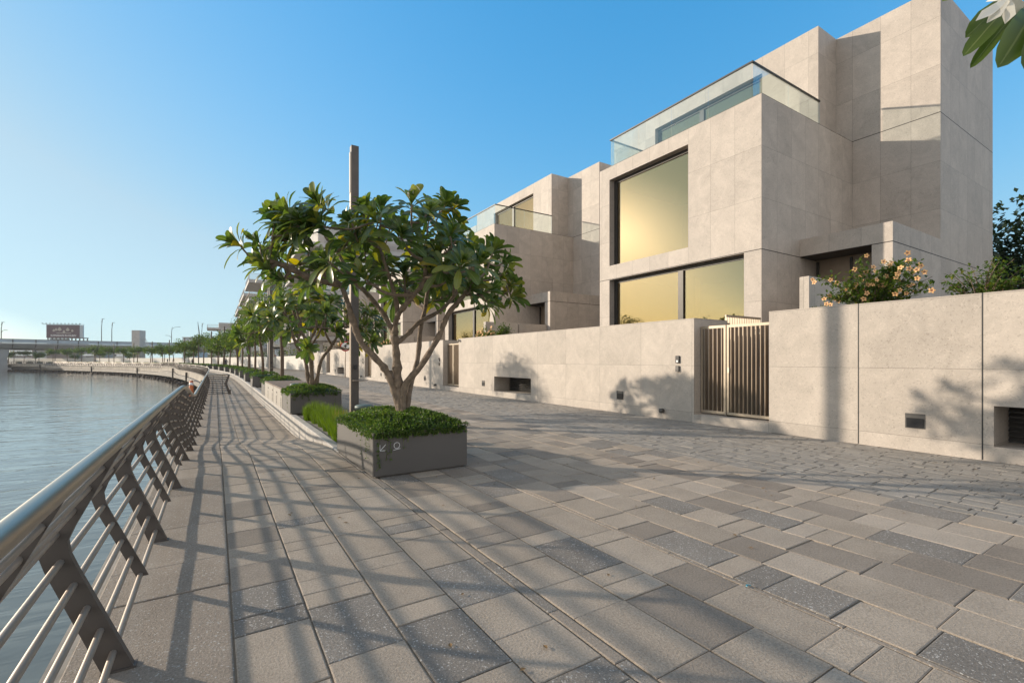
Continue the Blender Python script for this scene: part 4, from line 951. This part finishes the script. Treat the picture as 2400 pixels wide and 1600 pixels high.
# shrubs over the garden walls
def shrub(name, label, base, nst, rx, ry, h, leaf, seed, fcol=None, nflow=0, mat_=LEAF_S, dense=30, fr=.05):
    rng = random.Random(seed); o = V(base); t = thing(name, label, "shrub", base); st = MB(o); lf = MB(o); fl = MB(o); tips = []
    for k in range(nst):
        a = rng.uniform(0, 2 * pi); q = rng.uniform(.2, 1); T = o + V((rx * q * cos(a), ry * q * sin(a), h * rng.uniform(.45, 1) * (1.05 - .35 * q)))
        M_ = o.lerp(T, .5) + V((0, 0, .12 * h)) + rdir(rng) * .05; pp = smooth_path([o + V((0, 0, -.03)), M_, T], 5); st.tube(pp, [.011 * (1 - .7 * i / 10) for i in range(11)], 5)
        for j in range(dense):
            f = rng.uniform(.25, 1); p = pp[int(f * 10)]; leaf_blob(lf, p + rdir(rng) * .07, rdir(rng) + V((0, 0, .2)), leaf * rng.uniform(.6, 1.3), leaf * .3, min(1, max(0, rng.gauss(.5, .22))), rng)
        tips.append((T, (T - M_).normalized())); tips.append((pp[7], (V((-1, -.3, .3)) + rdir(rng) * .5)))
    st.build("stems", BARK2, t); lf.build("foliage", mat_, t)
    if nflow:
        for k in range(nflow):
            T, d = tips[rng.randrange(len(tips))]; fl = MB(o); flower(fl, T + rdir(rng) * .12 + V((-.08, 0, 0)), V((-.8, -.4, .3)) + rdir(rng) * .5, fr * rng.uniform(.8, 1.15), rng)
            fl.build("flower", [PEACH, PEACHD], t)
    return t
shrub("flowering_shrub", "peach flowered shrub spilling over the nearest garden wall", (10.45, 3.85, 2.2), 58, .5, .98, 1.36, .085, 71, True, 70, dense=66, fr=.047)
shrub("green_shrub", "light green arching shrub on the garden wall right of the peach flowers", (10.5, 2.35, 2.2), 40, .4, .62, 1.05, .07, 72, dense=40)
shrub("green_shrub", "light green shrub at the right edge of the frame on the garden wall", (10.5, 1.35, 2.2), 22, .4, .5, .85, .07, 73, dense=36)
shrub("flowering_shrub", "peach flowered shrub on the wall left of the second gate's vent", (10.4, 18.6, 2.2), 36, .45, .9, .85, .1, 74, True, 50, dense=36, fr=.06)
shrub("green_shrub", "green shrub on the wall beside the second villa's peach flowers", (10.4, 17.2, 2.2), 28, .4, .6, .95, .1, 75, dense=34)
shrub("flowering_shrub", "flowered shrub on the wall in front of the third villa, between the stems", (10.4, 33.4, 2.2), 30, .5, 1.3, .95, .14, 76, True, 40, dense=30, fr=.07)
shrub("flowering_shrub", "flowered shrub on the wall in front of the fourth villa, left of the lamp", (10.4, 47.4, 2.2), 34, .5, 1.8, 1.1, .18, 77, True, 44, dense=30, fr=.09)
shrub("green_shrub", "dark bush in the raised bed behind the nearest gate", (11.7, 8.3, 2.2), 18, .4, .5, .5, .09, 78, mat_=LEAF_D, dense=30)
m = MB((11.7, 8.3, 0)); m.box(11.2, 12.2, 7.5, 9.2, 0, 2.23); structure(m.build("planting_bed", SOIL))
# pencil cactus
rng = random.Random(8); o = V((10.25, 4.62, 2.25)); m = MB(o)
for k in range(40):
    d = rdir(rng); d.z = abs(d.z) + .3; p = o.copy(); ps = [p.copy()]
    for j in range(5): d = (d.normalized() + rdir(rng) * .35); p = p + d.normalized() * .075; ps.append(p.copy())
    m.tube(ps, [.008, .007, .006, .005, .005, .004], 5)
    m.tube([ps[2], ps[2] + (d + rdir(rng)).normalized() * .13], .005, 5); m.tube([ps[3], ps[3] + (d + rdir(rng)).normalized() * .12], .0045, 5)
tag(m.build("pencil_cactus", TWIG), "leafless twiggy succulent left of the peach flowered shrub on the wall", "plant")

# ------------------------------------------------------------------ apartment blocks and far boundary wall
def apartment(label, x0, x1, y0, y1, slabs, over, top, rail=True, name="apartment_block", stonemat=None):
    o = ((x0 + x1) / 2, (y0 + y1) / 2, 0); t = thing(name, label, "apartment block", o)
    m = MB(o); m.box(x0 + over, x1, y0 + .8, y1, 0, top); m.build("wall", stonemat or SLABC, t)
    prev = 0
    for z in slabs:
        m = MB(o); m.box(x0, x1 + .5, y0, y1 + .1, z - .55, z); sl_ = m.build("balcony_slab", SLABC, t)
        if rail:
            m = MB(o); m.box(x0 + .1, x0 + .14, y0 + .1, y1, z + 1.0, z + 1.05); m.box(x0 + .14, x1, y0 + .1, y0 + .14, z + 1.0, z + 1.05)
            y = y0 + .1
            while y < y1: m.box(x0 + .10, x0 + .13, y, y + .03, z, z + 1.0); y += .9
            x = x0 + .2
            while x < x1: m.box(x, x + .03, y0 + .1, y0 + .13, z, z + 1.0); x += .16
            m.build("railing", RODM, sl_)
        hh = z - .55 - prev
        if hh > 1.8:
            n_ = int((y1 - y0) / 3.2)
            for i in range(n_):
                a = y0 + 1.6 + i * (y1 - y0 - 2) / n_; m = MB(o); m.box(x0 + over - .06, x0 + over - .01, a, a + 2.2, prev + .15, z - .75); m.build("window", WIN2, t)
            for i in range(int((x1 - x0 - over) / 4.2)):
                a = x0 + over + .6 + i * 4.2; m = MB(o); m.box(a, a + 3.0, y0 + .74, y0 + .79, prev + .15, z - .75); m.build("window", WIN2, t)
        prev = z
    return t
apartment("apartment block with barred balconies behind the second frangipani", 9.6, 27, 66, 84, [4.6, 7.7, 10.8, 13.9, 17.0], 2.0, 19.5)
apartment("nearest terraced apartment block with stepped balconies above the small trees", 4.9, 24, 93, 106, [6.6, 9.4, 12.4, 15.5], 3.0, 17)
apartment("middle terraced apartment block, next along the sloping line of balconies", 5.0, 24, 113, 138, [6.4, 9.3, 12.4, 15.5], 3.0, 16.4)
apartment("farther terraced apartment block at the end of the balcony line", 5.2, 24, 147, 172, [6.4, 9.3, 12.4, 15.5], 3.0, 16.0)
t = apartment("low end block with two deep overhanging roofs, where the promenade bends", -2.4, 16, 188, 200, [8.6, 12.4], 3.4, 14.2)
t = thing("boundary_wall", "long low white boundary wall behind the far trees", "wall", Q(70, 12.5, 0)); m = MB(t.location); ss = frange(64, 460, 6)
strip(m, ss, 12.5, 12.5, 0, 2.1); strip(m, ss, 12.5, 12.8, 2.1, 2.1); strip(m, ss, 12.8, 12.8, 2.1, 0); m.build("wall_face", PAINT_W, t)
# hedges in front of apartments
rng = random.Random(14); m = MB(Q(64, 14, 0))
for s in frange(64, 140, .12):
    for k in range(4): leaf_blob(m, Q(s, 13.6 + rng.uniform(-.5, .6), rng.uniform(.3, 3.4)), rdir(rng), .3, .1, rng.random(), rng)
tag(m.build("hedge", LEAF_S), "tall clipped hedge behind the white boundary wall", "hedge")

# ------------------------------------------------------------------ bridge, billboard building, far things
def far(u, v, d): return V((0, 0, 1.5)) + d * (F_ + R_ * ((u - 1200) / 1100) + V((0, 0, (843 - v) / 1100)))
A, B = V((-170, 208, 0)), V((45, 294, 0)); bd = (B - A).normalized(); bn = V((bd.y, -bd.x, 0))
def bz(p): return 0.0
t = thing("road_bridge", "long grey road bridge crossing the canal in the distance", "bridge", (-66, 249.6, -2.9)); BL = (B - A).length
def bp(u, o, z): p = A + bd * u + bn * o; return V((p.x, p.y, z))
m = MB(t.location); prof = [(0, 7.9), (.0, 7.4), (1.6, 5.9), (5, 5.3), (10, 5.3), (13.4, 5.9), (15, 7.4), (15, 7.9)]
m.prism([(-a, b) for a, b in prof], lambda a, b, u: bp(u, a, b), 0, BL); m.build("deck", BRIDGEC, t)
m = MB(t.location)
for i in range(int(BL / 6.2)):
    u = 2 + i * 6.2; m.prism([(.06, 7.35), (-1.55, 5.85), (-1.5, 6.05), (.1, 7.55)], lambda a, b, q: bp(u + q, a + .02, b), -.12, .12)
m.build("girder_rib", FINM, t)
m = MB(t.location); m.obox(bp(BL / 2, -.2, 8.65), bd * BL / 2, bn * .04, V((0, 0, .65))); m.build("wind_screen", BRIDGEP, t)
m = MB(t.location); m.obox(bp(BL / 2, -.1, 9.36), bd * BL / 2, bn * .08, V((0, 0, .05)))
for i in range(int(BL / 6.2)): m.obox(bp(2 + i * 6.2, -.06, 8.6), bd * .12, bn * .09, V((0, 0, .72)))
m.build("screen_posts", FINM, t)
for pu in ((V((-67.3, 249, 0)) - A).dot(bd), (V((-130, 224, 0)) - A).dot(bd)):
    m = MB(t.location); m.prism([(-3.2, -3.3), (3.2, -3.3), (3.2, -1.5), (2.0, -1.5), (1.9, 2), (2.6, 5.6), (-4.0, 5.6), (-2.4, 2), (-2.3, -1.5), (-3.2, -1.5)], lambda a, b, q: bp(pu + a, -7.5 + q, b), -5, 5); m.build("pier", BRIDGEC, t)
def street_lamp(p, h, label, arms):
    t = thing("street_lamp", label, "street lamp", p, "street lamps on the bridge"); m = MB(p); m.tube([p, p + V((0, 0, h * .7)), p + V((.3, 0, h))], [.16, .12, .08], 7); m.build("pole", FINM, t)
    for (dx, zf) in arms:
        q = p + V((0, 0, h * zf)); m = MB(p); m.tube(smooth_path([q - V((0, 0, h * .14)), q + R_ * dx * .4 - V((0, 0, h * .03)), q + R_ * dx], 4), .07, 6); m.obox(q + R_ * (dx * 1.15), R_ * .5, F_ * .18, V((0, 0, .07))); m.build("lamp_arm", FINM, t)
def onbridge(uimg, v, lab, arms=((.6, 1.0),)):
    x = (uimg - 1200) / 1100; dr = F_ + R_ * x; k = (A.x * bd.y - A.y * bd.x) / (dr.x * bd.y - dr.y * bd.x); k *= 1.015
    p = dr * k; p.z = 7.9; street_lamp(p, 1.5 + k * (843 - v) / 1100 - 7.9, lab, arms)
onbridge(3, 755, "tall street lamp on the bridge at the left edge of the frame", ((1.5, .62), (.6, 1)))
onbridge(238, 747, "tallest dark street lamp on the bridge, right of the billboard"); onbridge(262, 756, "slightly shorter street lamp on the bridge, next to the tallest")
onbridge(402, 766, "double armed curved street lamp on the bridge", ((3.2, 1.0), (-2.0, .56))); onbridge(473, 758, "street lamp on the bridge beside the crane jib", ((.4, 1.0), (4.5, .58)))
# billboard building
c = far(148, 843, 340); fx = R_.lerp(F_, .12).normalized(); fn = V((-fx.y, fx.x, 0))
t = thing("billboard_building", "unfinished grey building carrying a wide dark poster on its top floors", "building", (c.x, c.y, 0)); o = t.location
def fb(mb, a0, a1, z0, z1, dep, th, mi=0): mb.obox(V((c.x, c.y, 0)) + fx * (a0 + a1) / 2 + fn * (dep + th / 2) + V((0, 0, (z0 + z1) / 2)), fx * (a1 - a0) / 2, fn * th / 2, V((0, 0, (z1 - z0) / 2)), mi)
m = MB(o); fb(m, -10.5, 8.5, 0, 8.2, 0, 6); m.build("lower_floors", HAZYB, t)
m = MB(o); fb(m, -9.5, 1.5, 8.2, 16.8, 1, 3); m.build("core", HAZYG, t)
m = MB(o)
for i in range(10): fb(m, -10.4 + i * 2.56, -9.8 + i * 2.56, 8.2, 17.5, .2, .5); fb(m, -10.4 + i * 2.56, -9.8 + i * 2.56, 8.2, 17.5, 4, .5)
for z in (10.2, 12.6, 15.0, 17.2): fb(m, -10.4, 13.2, z, z + .5, .1, 5)
m.build("open_frame", HAZYG, t)
m = MB(o); fb(m, -10.6, 10.8, 17.4, 26.8, -.3, .4); po = m.build("poster", MAROON, t)
m = MB(o); fb(m, 10.9, 13.0, 17.6, 26.6, -.2, 1); m.build("side_panel", BRIDGEP, t)
m = MB(o)
for i in range(11): fb(m, -12.6 + i * 2.4, -11.9 + i * 2.4, 27.4, 27.9, -1.6, .5)
fb(m, -12.8, 13.9, 27.0, 27.25, -.4, .3); m.build("floodlights", FINM, t)
cu = bpy.data.curves.new("poster_text", 'FONT'); cu.body = "RAMADAN IN DUBAI"; cu.size = 1.75; cu.align_x = 'CENTER'; cu.extrude = .05; cu.materials.append(WHITE)
t0_ = bpy.data.objects.new("text_curve", cu); C.objects.link(t0_); dg = bpy.context.evaluated_depsgraph_get(); tm = bpy.data.meshes.new_from_object(t0_.evaluated_get(dg)); bpy.data.objects.remove(t0_)
tx = bpy.data.objects.new("poster_text", tm); C.objects.link(tx); tx.parent = po
tx.matrix_local = Matrix.Translation(fx * .5 - fn * .4 + V((0, 0, 18.5))) @ Matrix((( fx.x, 0, -fn.x, 0), (fx.y, 0, -fn.y, 0), (0, 1, 0, 0), (0, 0, 0, 1)))
m = MB(o); rng = random.Random(3)
for (a, z, r) in ((-5.8, 22.6, .8), (-4.3, 23.2, .9), (-2, 23.4, 1.3), (.8, 21.8, .9), (3.2, 23.2, 1.2), (6.2, 22.4, .8)):
    for (dz, rr) in ((r * .9, r * .45), (0, r)):
        k = [V((c.x, c.y, 0)) + fx * (a + rr * cos(2 * pi * i / 12)) - fn * .38 + V((0, 0, z + dz + rr * .8 * sin(2 * pi * i / 12))) for i in range(12)]; m.add(k + [q - fn * .05 for q in k], [tuple(range(12, 24))] + [(i, (i + 1) % 12, 12 + (i + 1) % 12, 12 + i) for i in range(12)])
fb(m, -4, 5.4, 20.7, 21.1, -.42, .06); m.build("poster_figures", PLIGHT, po)
# other far buildings
def far_building(u0, u1, vtop, d, label, mt, mt2=None, name="far_building"):
    p, q = far(u0, 843, d), far(u1, 843, d); c = (p + q) / 2; c.z = 0; H = 1.5 + d * (843 - vtop) / 1100; hw = (q - p).length / 2; t = thing(name, label, "building", c)
    m = MB(c); m.obox(c + V((0, 0, H / 2)) + F_ * 5, R_ * hw, F_ * 5, V((0, 0, H / 2))); m.build("wall", mt, t)
    n_ = max(2, int(hw * 2 / 3)); z = 1.5
    while z + 2 < H:
        m = MB(c); m.obox(c + V((0, 0, z + .8)) - F_ * .06, R_ * hw * .92, F_ * .05, V((0, 0, .65))); m.build("window_band", WIN2, t); z += 3.2
    m = MB(c); m.obox(c + V((0, 0, H + .15)) + F_ * 5, R_ * (hw + .3), F_ * 5.3, V((0, 0, .15))); m.build("roof", mt2 or SLABC, t)
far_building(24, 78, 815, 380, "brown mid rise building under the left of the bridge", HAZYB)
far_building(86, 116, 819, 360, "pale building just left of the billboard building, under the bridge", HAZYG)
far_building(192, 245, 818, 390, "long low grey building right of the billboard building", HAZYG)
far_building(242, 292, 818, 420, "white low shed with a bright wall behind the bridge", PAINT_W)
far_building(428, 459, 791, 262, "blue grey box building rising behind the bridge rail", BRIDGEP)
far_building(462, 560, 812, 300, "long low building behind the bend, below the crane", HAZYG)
# pylon with ramp truss
c = far(325, 843, 178); c.z = 0; t = thing("stair_tower", "tall slim grey tower with a white truss beside it, before the bridge", "tower", c)
m = MB(c); m.obox(c + V((0, 0, 3.0)), R_ * 1.45, F_ * 1.4, V((0, 0, 3.0))); m.build("base", QW, t)
m = MB(c); m.obox(c + V((0, 0, 9.4)), R_ * 1.5, F_ * 1.45, V((0, 0, 3.2))); m.build("shaft", SLABC, t)
m = MB(c)
for a, z0, b, z1 in ((1.6, 9.5, 5.2, 4.2), (1.7, 6.6, 5.2, 4.2), (2.4, 9.8, 5.4, 4.0), (1.6, 4.2, 5.4, 4.2), (1.8, 9.8, 2.4, 9.8), (3.0, 6.0, 4.2, 6.6), (2, 4.2, 3, 6), (4, 2.5, 5.4, 4.2)): m.tube([c + R_ * a + V((0, 0, z0)), c + R_ * b + V((0, 0, z1))], .09, 5)
m.build("truss", PAINT_W, t)
# crane
c = far(470, 843, 330); c.z = 0; t = thing("crane", "thin lattice crane jib standing up beyond the bridge", "crane", c); m = MB(c); top = far(463.5, 754, 330); bot = far(471, 812, 330)
for du in (-.7, .7): m.tube([bot + R_ * du, top], .12, 5); m.tube([bot + F_ * du, top], .12, 5)
for i in range(16):
    f = i / 16; g_ = (i + 1) / 16; m.tube([bot.lerp(top, f) + R_ * .7 * (1 - f), bot.lerp(top, g_) - R_ * .7 * (1 - g_)], .07, 4); m.tube([bot.lerp(top, f) - R_ * .7 * (1 - f), bot.lerp(top, g_) + R_ * .7 * (1 - g_)], .07, 4)
m.build("jib", FINM, t); m = MB(c); m.tube([c, bot], .5, 8); m.obox(bot, R_ * 1.2, F_ * 1.2, V((0, 0, .9))); m.build("mast", FINM, t)

# people far along the promenade
def person(p, label, rot, sitting=False):
    t = thing("person", label, "person", p, "people far along the promenade"); t.rotation_euler.z = rot; me = bpy.data.meshes.new("body"); b = bmesh.new(); sk = b.verts.layers.skin.verify()
    J = [((0, 0, .95), .13), ((0, 0, 1.2), .14), ((0, 0, 1.42), .13), ((0, 0, 1.53), .055), ((0, 0, 1.66), .095), ((0, 0, 1.74), .06)]
    J += [((.1, 0, .88), .085), ((.12, .08, .5), .06), ((.12, .0, .08), .045), ((.12, .14, .04), .04), ((-.1, 0, .88), .085), ((-.12, -.1, .5), .06), ((-.12, -.22, .1), .045), ((-.12, -.1, .04), .04)]
    J += [((.2, 0, 1.4), .06), ((.25, -.05, 1.12), .045), ((.25, .1, .88), .035), ((-.2, 0, 1.4), .06), ((-.25, .05, 1.12), .045), ((-.25, .15, .9), .035)]
    vs = [b.verts.new(q) for q, _ in J]
    for v_, (_, r) in zip(vs, J): v_[sk].radius = (r, r)
    vs[0][sk].use_root = True
    for i, j in ((0, 1), (1, 2), (2, 3), (3, 4), (4, 5), (0, 6), (6, 7), (7, 8), (8, 9), (0, 10), (10, 11), (11, 12), (12, 13), (2, 14), (14, 15), (15, 16), (2, 17), (17, 18), (18, 19)): b.edges.new((vs[i], vs[j]))
    b.to_mesh(me); b.free(); me.materials.append(CLOTH); ob = bpy.data.objects.new("body", me); C.objects.link(ob); ob.parent = t
    ob.modifiers.new("skin", 'SKIN'); sub = ob.modifiers.new("sub", 'SUBSURF'); sub.levels = 1; sub.render_levels = 1
    m = MB(); m.lathe((0, 0, 1.56), [(.03, 0), (.085, .05), (.1, .11), (.085, .18), (.03, .22)], 10); m.build("head", SKIN, t, True)
    m = MB(); m.lathe((0, -.015, 1.66), [(.098, 0), (.104, .05), (.088, .10), (.03, .135)], 10); m.build("hair", BLACK, t, True)
for (s, o_, lab, r) in ((128, 4.6, "person in dark clothes walking alone on the promenade by the white wall", .4), (150, 5.2, "person in dark clothes, right one of the far pair", 1.2), (156, 5.4, "person in dark clothes, left one of the far pair", 2.2), (88, 4.4, "person in dark clothes walking nearest, by the bend of the planters", 0)):
    person(Q(s, o_, 0), lab, r)
# leaf litter
rng = random.Random(40); m = MB((5, 5, 0))
for i in range(150):
    if rng.random() < .55: x, y = 9.66 - rng.random() ** 2 * 2.2, rng.uniform(.5, 16)
    else: x, y = rng.uniform(.2, 6), rng.uniform(1.5, 9)
    if 1.6 < x < 3.1 and 5.8 < y < 8.1: continue
    leaf_blob(m, V((x, y, .006)), V((rng.uniform(-1, 1), rng.uniform(-1, 1), .12)), rng.uniform(.02, .055), .012, .5, rng)
structure(m.build("leaf_litter", DRYLEAF), "stuff")
m = MB((2.98, 1.78, .003)); p = V((2.98, 1.78, .008)); m.tube([p + V((.02 * cos(a), .02 * sin(a), 0)) for a in (0, .8, 1.6, 2.4, 3.1)], [.001, .004, .005, .004, .001], 6)
tag(m.build("plastic_scrap", CYAN), "tiny turquoise crescent scrap lying on the paving", "litter")

# ------------------------------------------------------------------ haze
hz = bpy.data.materials.new("haze"); hz.use_nodes = True; n = hz.node_tree.nodes; l = hz.node_tree.links; n.remove(n["Principled BSDF"])
pv = n.new("ShaderNodeVolumePrincipled"); pv.inputs["Color"].default_value = (.86, .93, 1.0, 1); pv.inputs["Density"].default_value = .0002; pv.inputs["Anisotropy"].default_value = .2
l.new(pv.outputs[0], n["Material Output"].inputs["Volume"])
m = MB((0, 200, 10)); m.box(-480, 420, -70, 720, -3.9, 34); h = m.build("haze", hz); h["kind"] = "stuff"
